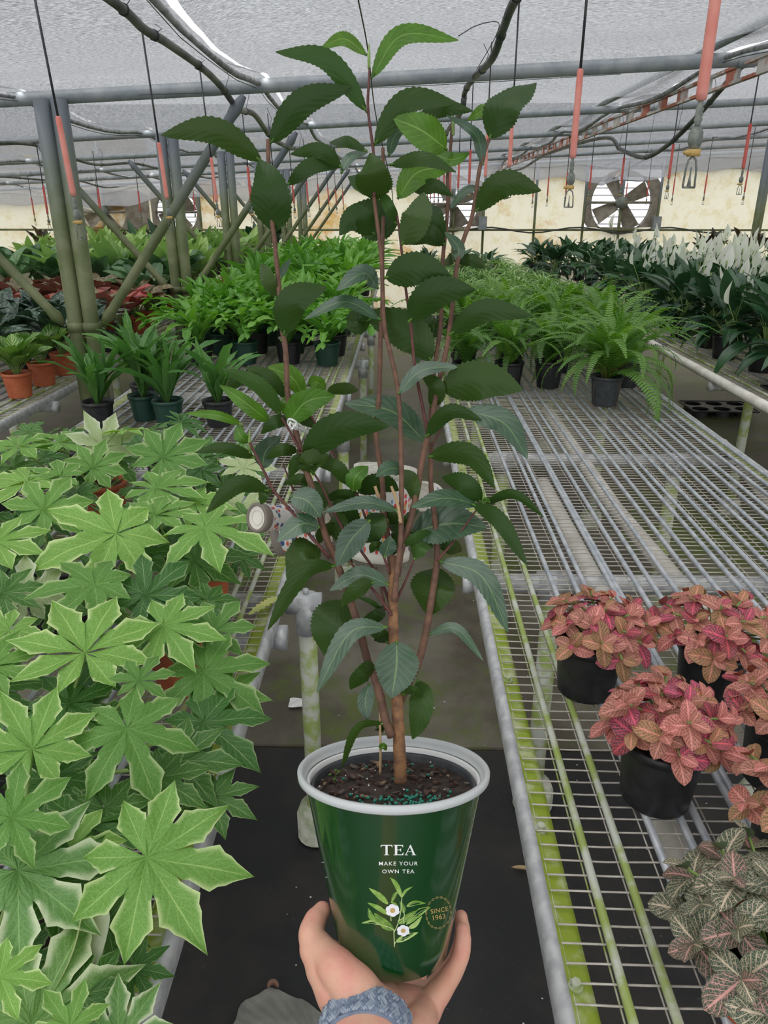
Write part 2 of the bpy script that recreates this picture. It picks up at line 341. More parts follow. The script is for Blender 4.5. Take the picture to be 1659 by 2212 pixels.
M['silver'] = leafmat('silver_marked_leaf', (.022, .06, .035), under=(.05, .1, .05), base2=(.04, .09, .055), vein=(.1, .16, .1), nlat=6, latk=.2, transl=.08, rough=.32, hv=.25, pocket=(.2, .28, .2))
M['redagla'] = leafmat('pink_green_leaf', (.34, .055, .05), under=(.4, .12, .1), base2=(.48, .12, .1), vein=(.6, .25, .2), nlat=8, latk=.3, transl=.2, rough=.42, hv=.3, pocket=(.28, .2, .07))
M['bronze'] = leafmat('bronze_patterned_leaf', (.12, .10, .05), under=(.25, .1, .08), base2=(.22, .15, .09), vein=(.3, .3, .14), nlat=8, latk=.5, transl=.15, rough=.45, hv=.3, pocket=(.25, .27, .12))
M['dieff'] = leafmat('cream_green_leaf', (.2, .38, .08), under=(.24, .4, .12), base2=(.36, .5, .16), vein=(.55, .68, .35), nlat=10, latk=.4, transl=.28, rough=.4, hv=.2)
M['mixed'] = leafmat('grey_green_leaf', (.055, .15, .045), under=(.1, .2, .08), base2=(.12, .22, .1), vein=(.3, .42, .22), nlat=8, latk=.4, transl=.18, rough=.42, hv=.35)
M['varieg'] = leafmat('yellow_streaked_leaf', (.07, .2, .03), under=(.15, .28, .06), base2=(.1, .26, .04), vein=(.5, .58, .22), nlat=8, latk=.8, latw=.12, transl=.2, rough=.38, hv=.2)
M['stemr'] = simple('reddish_stem', (.16, .055, .035), (.1, .04, .028), .6, 0, 120)
M['stemb'] = simple('brown_bark', (.30, .15, .065), (.13, .065, .035), .75, 0, 90, bmp=.5)
M['stemc'] = simple('brown_branch', (.17, .085, .05), (.11, .055, .035), .7, 0, 120, bmp=.3)
M['stemp'] = simple('thin_plum_twig', (.085, .022, .02), (.12, .04, .03), .6, 0, 120)
M['stempale'] = simple('pale_cut_twig', (.4, .27, .14), rough=.7)

# ================================================================== SETTING
floor = struct('floor', None, None)
mb = MB(); mb.box((0, 7.9, -.03), (16, 12.1, .06)); part('concrete_slab', mb, M['floor'], floor, False)
mb = MB(); mb.box((0, -.17, -.036), (16, 4.02, .06)); part('ground_cover_sheet', mb, M['floor_dark'], floor, False)
# dry concrete patch near the holder's feet: thin irregular skin
mb = MB(); vs = [V((-.14, .93, .004))]
for j in range(96):
    a = 2 * pi * j / 96; r = .15 * (1 + .25 * sin(3 * a + 1) + .08 * sin(7 * a) + .12 * noise.noise(V((cos(a) * 5, sin(a) * 5, 2)))); vs.append(V((-.16 + 1.25 * r * cos(a), .93 + r * sin(a) * .8, .003 if j % 2 else .002)))
mb.add(vs, [(0, 1 + j, 1 + (j + 1) % 96) for j in range(96)]); part('dry_patch', mb, M['slab'], floor, False)
mb = MB()
for i in range(170):
    x = R.uniform(-.28, .9); y = R.uniform(.6, 3.2); s = R.uniform(.0012, .0032)
    mb.sphere((x, y, s * .6), V((s * 1.3, s, s * .7)), 5, 3)
gr = part('grit', mb, simple('pale_grit', (.5, .48, .44), rough=.9), floor); gr['kind'] = 'stuff'

def beamz(x): return 2.03 + .045 * x
# shade cloth in strips that run away from the camera, with open seams between
def roof_h(x, y, ph):
    k = (y - 1.85) / 1.62; u = k - math.floor(k)
    sag = .055 * sin(pi * u) ** 1.3 if y > 1.85 else .02
    if y < 1.85: u = 0; sag = -.12 * min(1, (1.85 - y) / 1.2)
    h = beamz(x) + .072 - sag + .012 * noise.noise(V((x * 1.3, y * 1.6, ph))) + .006 * noise.noise(V((x * 6, y * 2.2, ph)))
    if y > 10: h -= .10 * (y - 10) * (1 + .22 * sin(x * 2.3) + .1 * sin(x * 7))
    return h
ceil = struct('ceiling', None, None)
seams = [-8.2, -4.9, -3.1, -1.58, -.565, 1.30, 3.1, 5.3, 8.2]
for i in range(len(seams) - 1):
    x0, x1 = seams[i], seams[i + 1]; rows = []; ph = i * 3.1
    ny = 150; nx = 16
    for a in range(ny + 1):
        y = -2.2 + 14.9 * a / ny; row = []
        for b in range(nx + 1):
            t = b / nx
            gl = .008 + .014 * max(0, noise.noise(V((i * 7.7, y * 1.1, 0)))); grr = .008 + .014 * max(0, noise.noise(V(((i + 1) * 7.7 + 3, y * 1.1, 0))))
            x = (x0 + gl) * (1 - t) + (x1 - grr) * t
            ed = exp(-min(t, 1 - t) * (x1 - x0) / .06)
            z = roof_h(x, y, ph) - .035 * ed + .010 * ed * noise.noise(V((x * 3, y * 9, ph + 5)))
            row.append(V((x, y, z)))
        rows.append(row)
    mb = MB(); mb.grid(rows); part('shade_cloth_strip', mb, M['cloth'], ceil)
for i, sx_ in enumerate(seams[1:-1]):
    P = []
    for a in range(60):
        y = -1.5 + 14 * a / 59; P.append(V((sx_ + .025 * noise.noise(V((i * 3., y * 1.7, 2))) - .025, y, beamz(sx_) + .015 - .05 * abs(sin(pi * (y - 1.85) / 1.62)) + .01 * noise.noise(V((i, y * 3, 5))))))
    mb = MB(); mb.tube(P, [.009 + .009 * abs(noise.noise(V((i, p.y * 3.5, 9)))) for p in P], 7); part('rolled_cloth_edge', mb, M['cloth_roll'], ceil)
    mb = MB(); P2 = [p + V((.03 * noise.noise(V((p.y, 3, i))), 0, -.018)) for p in P]; mb.tube(P2, .0016, 4); part('support_wire', mb, M['drop'], ceil)

# beams across, posts in pairs, braces
BY = [3.45, 5.07, 6.69, 8.31, 9.93, 11.55]
mbs = []
for i, y in enumerate([.2, 1.83] + BY):
    if i < 2: continue
    mb = MB(); mb.tube([(-7.5, y, beamz(-7.5)), (7.5, y, beamz(7.5))], .027 if i == 2 else .021, 12)
    for xx in (-3.9, 1.33, 2.9): mb.tube([(xx, y, beamz(xx)), (xx + .07, y, beamz(xx + .07))], .031 if i == 2 else .025, 12)
    o = struct('trim_%d' % (i + 10), mb, M['beam'], True)
    o['label'] = 'round grey pipe beam across the roof, %s from the camera' % ORD[i - 2]
for i, y in enumerate(BY):
    t = thing('roof_post', 'pair of algae-green steel pipe posts under the roof beam, %s pair from the camera' % ORD[i], 'post', (-1.45, y - .03, 0))
    for k, dx in enumerate((-.036, .036)):
        mb = MB(); top = beamz(-1.45) - .01
        mb.tube([(dx, 0, 0), (dx, 0, top)], .034, 16); part('pipe', mb, M['post'], t)
        mb = MB(); mb.tube([(dx, 0, 1.02), (dx, 0, 1.06)], .041, 16); part('clamp', mb, M['post'], t)
    mb = MB(); mb.box((0, 0, 1.04), (.03, .03, .03)); part('clamp_bolt', mb, M['post'], t)
    for sgn in (-1, 1):
        mb = MB(); a = V((sgn * .09, -.005, 1.05)); c = V((sgn * .80, 0, beamz(-1.45 + sgn * .8) - .035))
        d = (c - a).normalized()
        mb.tube([a, a + d * .05, a + d * .09, c - d * .10, c - d * .06, c], [.012, .028, .021, .021, .026, .012], 10); part('brace', mb, M['post'], t)
# right hand posts
for x, y in ((3.92, 8.9),):
    t = thing('roof_post', 'single dark pipe post at the right edge before the end wall', 'post', (x, y, 0))
    mb = MB(); mb.tube([(0, 0, 0), (0, 0, beamz(x))], .04, 12); part('pipe', mb, M['post'], t)
# purlins along the house
mb = MB(); pr = [V((1.22, -1.5 + .4 * k, beamz(1.22) + .045)) for k in range(34)]; mb.tube(pr, .017, 8)
for o_, lab in ((mb, None),): x = struct('trim_1', o_, M['beam'], True)
# rusty truss rail: two flats with zig-zag web
tr = thing('rusty_roof_truss', 'rusty red and white steel rail running away under the roof', 'truss', (1.36, 0, 0))
mb = MB()
for z in (2.075, 2.02): mb.box((0, 6, z), (.022, 13, .012))
part('chord', mb, M['rust'], tr, False)
for k in range(40):
    mb = MB(); y = .2 + .3 * k; mb.box((0, y + .05, 2.0475), (.012, .12, .043)); part('web_plate', mb, M['rust'], tr, False)
# end wall with film bays, frames, fans
WY = 12.6
wall = struct('wall_far', None, None)
bays = [(-7.6, -6.6), (-5.15, -4.3), (-4.28, -3.0), (-1.95, -.6), (-.55, .42), (1.42, 2.85), (4.05, 5.2), (5.25, 6.8)]
for x0, x1 in [(-7.6, -5.6), (-5.5, -3.95), (-3.2, -2.0), (-1.98, -.5), (-.48, .25), (1.27, 2.83), (3.98, 5.6), (5.62, 7.6)]:
    mb = MB(); n = 14; rows = [[V((x0 + (x1 - x0) * b / n, WY + .02 * noise.noise(V((b * .5 + x0, a * .7, 1))), a * 2.5 / 10)) for b in range(n + 1)] for a in range(11)]
    mb.grid(rows); part('film_bay', mb, M['film'], wall)
for x0, x1 in [(-5.6, -3.95), (-3.95, -3.2), (.25, 1.27), (2.83, 3.98)]:
    mb = MB(); rows = [[V((x0 + (x1 - x0) * b / 6, WY, a)) for b in range(7)] for a in (0, .5, 1.0, 1.24)]; mb.grid(rows); part('film_bay', mb, M['film'], wall)
for x in (-6.6, -5.55, -4.72, -3.2, -1.99, -.49, .8, 1.27, 2.07, 2.83, 3.4, 3.98, 5.6):
    mb = MB(); mb.tube([(x, WY - .05, 0), (x, WY - .05, 2.5)], .02, 8); part('wall_stud', mb, M['post'], wall)
for z in (.62, 1.2):
    mb = MB(); mb.tube([(-7.6, WY - .07, z), (7.6, WY - .07, z)], .017, 6); part('wall_rail', mb, M['post'], wall)
mb = MB(); mb.tube([(1.0 + .2 * k, WY - .1, 1.2 + .04 * sin(k * .9)) for k in range(22)], .012, 5); part('cable', mb, M['drop'], wall)
# upper closing strip
mb = MB(); mb.box((0, WY + .03, 2.52), (15.4, .04, .9)); part('fascia', mb, M['cloth_roll'], wall, False)
def fan(x, z, w, h, r, label):
    t = thing('exhaust_fan', label, 'fan', (x, WY - .05, z))
    mb = MB(); n = 40; inner = [V((r * cos(2 * pi * j / n), 0, r * sin(2 * pi * j / n))) for j in range(n)]; outer = []
    for j in range(n):
        a = 2 * pi * j / n; c_, s_ = cos(a), sin(a); k = min(w / 2 / max(abs(c_), 1e-6), h / 2 / max(abs(s_), 1e-6)); outer.append(V((k * c_, 0, k * s_)))
    back = [p + V((0, .12, 0)) for p in inner]
    mb.add(inner + outer + back, [(j, (j + 1) % n, n + (j + 1) % n, n + j) for j in range(n)] + [((j + 1) % n, j, 2 * n + j, 2 * n + (j + 1) % n) for j in range(n)])
    part('housing', mb, M['vent'], t, False)
    mb = MB(); mb.tube([(0, .02, -r), (0, .02, r)], .025, 6); mb.tube([(-r, .03, 0), (r, .03, 0)], .02, 6); part('motor_mount', mb, M['vent'], t)
    mb = MB(); mb.tube([(0, -.05, 0), (0, .08, 0)], .09, 12); part('motor', mb, M['valve'], t)
    for k in range(4):
        a = k * pi / 2 + .5; mb = MB(); c_, s_ = cos(a), sin(a); rows = []
        for q in range(5):
            rr = .08 + (r - .12) * q / 4; w_ = .07 + .05 * q / 4
            rows.append([V((rr * c_ - w_ * s_, .05 - .03, rr * s_ + w_ * c_)), V((rr * c_ + w_ * s_, .05 + .03, rr * s_ - w_ * c_))])
        mb.grid(rows); part('blade', mb, M['vent'], t)
    for k in range(9):
        z_ = -r + 2 * r * (k + .5) / 9; hw = sqrt(max(r * r - z_ * z_, 0)); mb = MB(); mb.box((0, .12, z_), (2 * hw, .05, .012)); part('louvre_slat', mb, M['louvre'], t, False)
fan(.76, 1.58, 1.02, .66, .42, 'round exhaust fan in the end wall just right of the tea plant stems')
fan(3.40, 1.60, 1.12, .72, .47, 'round exhaust fan in the end wall above the peace lilies')
fan(-3.58, 1.46, .78, .66, .33, 'bright louvred exhaust fan in the end wall between the left posts')
fan(-4.75, 1.46, 1.5, .62, .36, 'dark old fan with open housing at the far left of the end wall')
for x, lab in ((3.95, 'grey electric box on the end wall right of the lily fan'), (1.25, 'grey electric box on the end wall behind the tea plant')):
    t = thing('junction_box', lab, 'box', (x, WY - .12, 1.3)); mb = MB(); mb.box((0, 0, 0), (.13, .08, .2)); part('housing', mb, M['valve'], t, False)
    mb = MB(); mb.box((0, -.045, 0), (.115, .012, .185)); part('cover', mb, M['beam'], t, False)
# side closures far off (greenhouse sides of film) : left and right
for nm, x in (('wall_left', -7.8), ('wall_right', 7.8)):
    mb = MB(); rows = [[V((x, 1.5 + 11.2 * b / 20, 2.6 * a / 6)) for b in range(21)] for a in range(7)]; mb.grid(rows); struct(nm, mb, M['film'], True)

# ================================================================== BENCHES
BZ = .75
def bench(name_label, x0, x1, y0, y1, rods, det=True, side=1, legs=True, green='left', crossY=(), fine=True):
    """side=+1: aisle edge at x0; -1: aisle edge at x1"""
    t = thing('plant_bench', name_label, 'bench', (0, 0, 0))
    ax = x0 if side > 0 else x1; inn = 1 if side > 0 else -1
    for X, dr in ((x0, 1), (x1, -1)):
        mb = MB()  # folded outer rail: round shoulder + inner ledge
        prof = [(0, -.035), (-.004, -.02), (-.004, 0), (.002, .008), (.012, .009), (.014, .004)]
        rows = []
        n = 60
        for a in range(n + 1):
            y = y0 + (y1 - y0) * a / n
            rows.append([V((X + dr * p, y, BZ + q - .006)) for p, q in prof])
        mb.grid(rows if dr > 0 else rows); part('edge_rail', mb, M['galv'], t)
        mb = MB(); rows = []
        for a in range(n * 2 + 1):
            y = y0 + (y1 - y0) * a / n / 2
            rows.append([V((X + dr * p, y, BZ + q)) for p, q in ((.012, -.001), (.022, -.005), (.034, -.006), (.042, -.009), (.042, -.02))])
        mb.grid(rows); part('inner_ledge', mb, M['algae'], t)
    mb = MB(); y = y0
    ywid = x1 - x0
    k = 0
    while y < y1:
        P = []
        nseg = 12 if y < 2.5 else 5
        for a in range(nseg + 1):
            u = a / nseg; x = x0 + .016 + (ywid - .032) * u
            P.append(V((x, y + .0015 * noise.noise(V((x * 9, y * 31, 0))), BZ - .001 + (.0035 * noise.noise(V((x * 14, y * 17, 3))) if 0 < a < nseg else .002))))
        mb.tube(P, .0014, 4 if y > 2.5 else 5, False); y += .0242 if y < 4.6 else .06; k += 1
    wm = part('cross_wires', mb, M['wire'], t); wm['kind'] = 'stuff'
    mb = MB(); mbg = MB(); x = x0 + .018; k = 0
    while x < x1 - .01:
        P = [V((x + .001 * noise.noise(V((x * 50, y0 + (y1 - y0) * a / 20 * 2, 4))), y0 + (y1 - y0) * a / 20, BZ - .004)) for a in range(21)]
        (mbg if (k < 2 and side > 0) or (side < 0 and x > x1 - .08) else mb).tube(P, .0013, 4, False); x += .048; k += 1
    w2 = part('long_wires', mb, M['wire'], t); w2['kind'] = 'stuff'
    w3 = part('mossy_wires', mbg, M['wire_green'], t); w3['kind'] = 'stuff'
    for i, rx in enumerate(rods):
        d0 = R.uniform(-.006, .006); d1 = R.uniform(-.012, .012); mb = MB()
        mb.tube([V((rx + d0 * (1 - a / 10) + d1 * a / 10 + .002 * noise.noise(V((rx * 40, a * .6, 0))), y0 - .1 + (y1 - y0) * a / 10, BZ + .0065)) for a in range(11)], .0058, 7)
        gr_ = abs(rx - ax) < .15
        part('rod', mb, M['galv_algae'] if gr_ else M['rod'], t)
    # frame under: cross pipes, long pipes, legs
    for cy in crossY:
        mb = MB(); mb.tube([(x0 - .018, cy, BZ - .055), (x1 + .018, cy, BZ - .055)], .024, 14); part('cross_pipe', mb, M['galv'], t)
        mb = MB(); mb.tube([(ax + inn * .0, cy, BZ - .055), (ax - inn * .022, cy, BZ - .055)], .027, 14); part('pipe_cap', mb, M['galv'], t)
        for lx in (x0 + .20, x1 - .20) if legs else ():
            mb = MB(); mb.tube([(lx, cy, .06), (lx, cy, BZ - .07)], .024, 14); part('leg', mb, M['galv_algae'], t)
            mb = MB(); mb.tube([(lx, cy, BZ - .10), (lx, cy, BZ - .035)], .031, 12); mb.tube([(lx - .04, cy, BZ - .055), (lx + .04, cy, BZ - .055)], .031, 12); part('tee_fitting', mb, M['galv'], t)
            mb = MB(); mb.lathe([(.055, 0), (.055, .05), (.046, .075), (.0, .078)], 18, (lx, cy, 0)); part('foot', mb, M['concrete_foot'], t)
    return t
rodsR = [.250, .298, .345, .392, .425, .475, .492, .54, .577, .622, .672, .71, .762, .795, .847, .885, .933, .965, 1.01, 1.045, 1.09, 1.125, 1.165]
bR = bench('wire mesh plant bench on the right of the aisle, with pink leaved pots', .178, 1.2, .3, 9.4, rodsR, side=1, crossY=(1.62, 2.58, 3.6, 4.9, 6.2, 7.6), fine=True)
for y, in ((.565,), (.79,), (1.14,), (1.62,), (2.3,)):   # bolts on the ledge
    mb = MB(); mb.tube([(.2, y, BZ - .006), (.2, y, BZ - .001)], .0085, 14); mb.tube([(.2, y, BZ - .001), (.2, y, BZ + .006)], .0055, 6); part('bolt', mb, M['galv_algae'], bR, False)
# thick pale pipes lying under the mesh
for k, (pa, pb) in enumerate((((1172, 870), (1330, 1100)), ((1172, 1045), (1345, 1370)), ((1330, 1100), (1600, 1420)), ((1560, 960), (1700, 1120)), ((1350, 1560), (1520, 1960)))):
    a = atz(*pa, .68); b = atz(*pb, .68); mb = MB(); d = (b - a)
    mb.tube([a + d * (q / 6) for q in range(7)], .024, 12); part('support_pipe', mb, M['pipe_white'], bR)
rodsL = [-.33, -.372, -.42, -.455, -.50, -.55, -.585, -.64, -.68, -.73, -.77, -.82, -.86, -.91, -.95, -1.0, -1.05, -1.1, -1.15, -1.2]
bL = bench('wire mesh plant bench on the left of the aisle, crowded with variegated plants', -1.28, -.262, .3, 9.4, rodsL, side=-1, crossY=(1.36, 2.4, 3.5, 4.9, 6.2, 7.6), legs=False)
# aisle-side legs standing just outside the left bench
for i, (x, y) in enumerate(((-.215, 1.5), (-.235, 2.9), (-.225, 4.3), (-.22, 5.4))):
    mb = MB(); mb.tube([(x, y, .05), (x, y, .70)], .0215, 14); part('leg', mb, M['galv_algae'], bL)
    mb = MB(); mb.tube([(x, y, .625), (x, y, .72)], .028, 14); mb.tube([(x - .045, y, .70), (x + .035, y, .70)], .026, 14); mb.tube([(x, y, .72), (x, y, .737)], .007, 8); part('tee_fitting', mb, M['galv'], bL)
    mb = MB(); mb.lathe([(.05, 0), (.05, .07), (.04, .10), (0, .102)], 18, (x, y, 0)); part('foot', mb, M['concrete_foot'], bL)
    mb = MB(); mb.tube([(x - .4, y, .700), (x - .04, y, .70)], .021, 12); part('cross_pipe', mb, M['galv'], bL)
for i, (x, y) in enumerate(((-.08, 5.0), (-.12, 4.1))):   # odd green stakes in the aisle
    pass
rodsLL = [-1.66, -1.72, -1.77, -1.83, -1.9, -1.97, -2.05, -2.15, -2.3, -2.5, -2.7]
bLL = bench('far left plant bench behind the paired posts, with orange pots', -5.3, -1.6, 2.4, 11.3, rodsLL, side=-1, crossY=(3.3, 4.6, 6.0, 7.5))
rodsRR = [1.66, 1.72, 1.8, 1.9, 2.0, 2.2]
bRR = bench('far right plant bench under the peace lilies', 1.6, 5.9, 2.9, 11.3, rodsRR, side=1, crossY=(3.8, 5.2, 6.8, 8.4))
mb = MB(); mb.tube([(1.585, 2.9, .745), (1.585, 9, .745)], .022, 12); part('edge_pipe', mb, M['pipe_white'], bRR)

# ================================================================== HOSES AND SPRINKLERS
def hose(pts, r, label, mat='hose_grey'):
    o = tag(link('water_hose', None), label, 'hose'); P = spline(pts, 90); mb = MB(); mb.tube(P, r, 10); part('tube', mb, M[mat], o)
    for i in range(6, 90, 9):
        mb = MB(); d = (P[i] - P[i - 1]).normalized(); mb.tube([P[i] - d * .006, P[i] + d * .006], r * 1.25, 8); part('clip', mb, M['drop'], o)
        mb = MB(); z = roof_h(P[i].x, P[i].y, 0); mb.tube([P[i], P[i] + V((.02, .01, (z - P[i].z) * .6)), V((P[i].x, P[i].y, z))], .0012, 4, False); part('tie_wire', mb, M['drop'], o)
    return P
hL = [V((-.71, .2, 2.0)), V((-.70, 1.2, 2.0)), atX(240, 0, -.70), atX(310, 62, -.70), atX(360, 92, -.70), atX(440, 150, -.70), atX(480, 190, -.70), atX(515, 236, -.70), atX(550, 248, -.70), atX(590, 300, -.70), atX(640, 322, -.70), V((-.72, 7.5, 1.99)), V((-.72, 9.5, 2.0)), V((-.72, 11.5, 1.98))]
hose(hL, .0122, 'grey water hose snaking along the left of the roof above the left bench')
hR = [V((.29, .3, 2.02)), V((.285, 1.3, 2.02)), atX(1118, -10, .285), atX(1088, 60, .285), atX(1062, 128, .285), atX(1022, 170, .285), atX(1004, 200, .285), atX(997, 240, .285), atX(966, 285, .285), atX(952, 330, .285), V((.285, 7.5, 2.0)), V((.285, 10, 2.02)), V((.285, 11.5, 2.0))]
hose(hR, .0125, 'dark water hose hanging along the roof just right of the tea plant', 'hose')
hRR = [V((1.45, 1.6, 2.06)), V((1.45, 2.8, 2.07)), atX(1659, 128, 1.45), atX(1605, 142, 1.45), atX(1560, 190, 1.45), atX(1500, 258, 1.45), atX(1440, 315, 1.45), atX(1390, 340, 1.45), atX(1340, 322, 1.45), atX(1300, 298, 1.45), V((1.45, 8.4, 2.03)), V((1.45, 10, 1.97)), V((1.45, 11.5, 2.0))]
hose(hRR, .0125, 'dark water hose drooping in a loop at the upper right', 'hose')
hose([V((-2.3, 1.5 + k * .9, 1.885 - .03 * (k % 2) + .02 * sin(k * 2.1))) for k in range(12)], .010, 'grey water hose along the roof left of the paired posts')
hose([V((-3.9, 1.5 + k * .9, 1.825 - .03 * ((k + 1) % 2) + .02 * sin(k * 1.7))) for k in range(12)], .010, 'grey water hose under the roof at the far left')

def lathe_part(nm, prof, mat, parent, n=12, z=0):
    mb = MB(); mb.lathe(prof, n, (0, 0, z)); return part(nm, mb, M[mat], parent)
def sprinkler_proto():
    t = link('hanging_sprinkler', None)
    mb = MB(); mb.tube([(0, 0, .165), (0, 0, 1.0)], .0032, 6); part('drop_tube', mb, M['drop'], t)
    lathe_part('weight_tube', [(.0, .0), (.0065, .001), (.0072, .01), (.0068, .168), (.0045, .172), (0, .172)], 'pink', t)
    lathe_part('barbed_connector', [(0, 0), (.0035, 0), (.0035, -.006), (.0055, -.009), (.004, -.012), (.0055, -.015), (.004, -.018), (.0055, -.021), (.0035, -.026), (.0035, -.03), (0, -.03)], 'valve', t)
    v = lathe_part('valve', [(0, -.028), (.0055, -.029), (.009, -.036), (.009, -.047), (.006, -.054), (0, -.055)], 'valve', t)
    mb = MB(); mb.tube([(-.004, 0, -.041), (-.004, 0, -.041), (.012, 0, -.041)], [.001, .008, .008], 10); part('valve_dial', mb, M['valve'], t)
    mb = MB(); mb.tube([(0, 0, -.055), (0, 0, -.063)], .009, 10); mb.tube([(-.014, 0, -.059), (.0, 0, -.059)], .003, 6); part('nozzle_ring', mb, M['brass'], t)
    mb = MB()
    for s_ in (-1, 1): mb.tube([(0, 0, -.063), (s_ * .006, 0, -.068), (s_ * .0085, 0, -.078), (s_ * .0095, 0, -.1)], .0014, 5)
    mb.tube([(-.0095, 0, -.1), (.0095, 0, -.1)], .0014, 5); mb.tube([(0, 0, -.1), (0, 0, -.088), (0, 0, -.076)], [.003, .0012, .0008], 6)
    part('bridge_frame', mb, M['valve'], t)
    return t
sp0 = sprinkler_proto(); first = [True]
def sprinkler(x, y, z, label, top, red=False, tilt=0, sc=1):
    if first[0]: t = sp0; first[0] = False
    else:
        t = sp0.copy(); COL.objects.link(t)
        for c_ in list(sp0.children):
            q = c_.copy(); COL.objects.link(q); q.parent = t
            if red and c_.name.startswith('weight'): q.data = REDM
    t.location = (x, y, z); t['label'] = label; t['category'] = 'sprinkler'; t['group'] = 'sprinklers hanging from the roof'
    t.rotation_euler = (0, tilt, R.uniform(-.5, .5)); t.scale = (sc, sc, sc)
    for c_ in t.children:
        if c_.name.startswith('drop_tube'): c_.scale = (1, 1, 1); h = max(top - z, .2) / sc; c_.scale.z = (h) / 1.0; c_.location.z = 0 if h >= 1 else 0
    return t
REDM = None
for c_ in sp0.children:
    if c_.name.startswith('weight'): REDM = c_.data.copy(); REDM.materials.clear(); REDM.materials.append(M['red'])
rowR = [(1514, 215), (1237, 340)]
p1 = atX(1514, 218, .30); p2 = atX(1237, 342, .30)
YR = [p1.y, p2.y, 2.31, 2.97, 3.68, 4.4, 5.15, 5.95, 6.8, 7.7, 8.7, 9.8]
for i, y in enumerate(YR):
    sprinkler(.30, y, [p1.z, p2.z][i] if i < 2 else 1.66 - .004 * i, 'pink tubed hanging sprinkler, %s from the camera, row right of the tea plant' % ORD[i], 2.07, i > 3, 0, .8)
YL = [1.745, 2.44, 3.09, 3.8, 4.55, 5.3, 6.1, 6.9, 7.8, 8.7, 9.7]
for i, y in enumerate(YL):
    sprinkler(-.72, y, 1.570 if i < 2 else 1.565, 'pink tubed hanging sprinkler, %s from the camera, row left of the tea plant' % ORD[i], 2.04, i > 2, -.05, .9)
p = atX(1605, 365, 1.45)
YRR = [p.y, p.y + .95, p.y + 1.9, p.y + 2.8, p.y + 3.7, p.y + 4.6, p.y + 5.5]
for i, y in enumerate(YRR):
    sprinkler(1.45, y, p.z - .01 * i, 'red tubed hanging sprinkler, %s from the camera, row by the rusty truss' % ORD[i], 2.05, True)
for j, (X, z, nm, y0, n) in enumerate(((-2.3, 1.5, 'row left of the paired posts', 4.2, 8), (-3.9, 1.46, 'row at the far left', 5.6, 6), (2.95, 1.66, 'row at the far right', 5.2, 7))):
    for i in range(n):
        sprinkler(X, y0 + i * .92, z, 'red tubed hanging sprinkler, %s from the camera, %s' % (ORD[i], nm), beamz(X), True)
# loose wires and string at the roof
o = tag(link('loose_wire', None), 'thin slack wires looping under the shade cloth behind the tea plant', 'wire'); mb = MB()
mb.tube(spline([atz(770, -20, 2.05), atz(795, 110, 2.0), atY(812, 250, 3.3), atY(845, 400, 4.0), atY(850, 470, 4.2)], 24), .0022, 5); part('hanging_strand', mb, M['drop'], o)
mb = MB(); mb.tube(spline([atY(300, 205, 3.4), atY(800, 190, 3.5), atY(1040, 178, 3.5), atY(1340, 160, 3.5)], 24), .0012, 4); part('cross_strand', mb, M['drop'], o)
mb = MB(); mb.tube(spline([atY(990, 78, 2.3), atY(1030, 55, 2.3), atY(1075, 48, 2.3), atY(1070, 80, 2.4), atY(1030, 150, 2.6)], 24), .0012, 4); part('tie_strand', mb, M['drop'], o)

# ================================================================== LEAF AND PLANT BUILDERS
def blade(mb, P, nrm, wid, prof, nc=4, fold=.25, wav=0, ser=0, uvy=1.0, curl=0, seed=0, droop=0, ns=None):
    """leaf blade along points P; nrm = list of normals or one; prof(t)->0..1 half width factor"""
    k = len(P); rows = []; uvs = []; es = []
    L = [0]
    for i in range(1, k): L.append(L[-1] + (P[i] - P[i - 1]).length)
    for i, p in enumerate(P):
        t = L[i] / L[-1]; tg = (P[min(i + 1, k - 1)] - P[max(i - 1, 0)]).normalized()
        n = (nrm[i] if isinstance(nrm, list) else nrm); s = tg.cross(n).normalized(); n = s.cross(tg)
        w = wid * .5 * prof(t); row = []; uv = []; ee = []
        for j in range(-nc, nc + 1):
            a = j / nc; ww = w
            if abs(j) == nc and ser: ww = w * (1 + ser * ((i % 2) * 2 - 1)) if 0 < i < k - 1 else w
            off = s * (ww * a) + n * (fold * w * abs(a) ** 1.4 - curl * w * a * a + wav * wid * abs(a) * sin(t * 17 + seed + (2 if j > 0 else 0)))
            row.append(p + off); uv.append((t, .5 + .5 * a)); ee.append((max(abs(a), 0), t))
        rows.append(row); uvs.append(uv); es.append(ee)
    mb.grid(rows, uvs, es)
def p_tea(t): return max(.02, (sin(pi * min(1, t ** .85)) ** .75) * (1 - .12 * t)) if 0 < t < 1 else .03
def p_oval(t): return max(.03, sin(pi * t ** .85) ** .6) if t < 1 else .03
def p_lance(t): return max(.03, sin(pi * t ** .62) ** .9) if 0 < t < 1 else .03
def p_strap(t): return max(.04, min(1, .25 + t * 3) * (1 - max(0, (t - .72) / .28) ** 2 * .95))
def arc(L, up, out, n=9, th0=None, bend=1.2):
    """arched centreline in XZ plane starting upwards at angle up (rad from horizontal) bending down"""
    P = [V((0, 0, 0))]; a = up
    for i in range(n - 1):
        P.append(P[-1] + V((cos(a), 0, sin(a))) * (L / (n - 1))); a -= bend / (n - 1)
    return P
def arcn(P):
    out = []
    for i in range(len(P)):
        t = (P[min(i + 1, len(P) - 1)] - P[max(i - 1, 0)]).normalized(); out.append(V((-t.z, 0, t.x)))
    return out

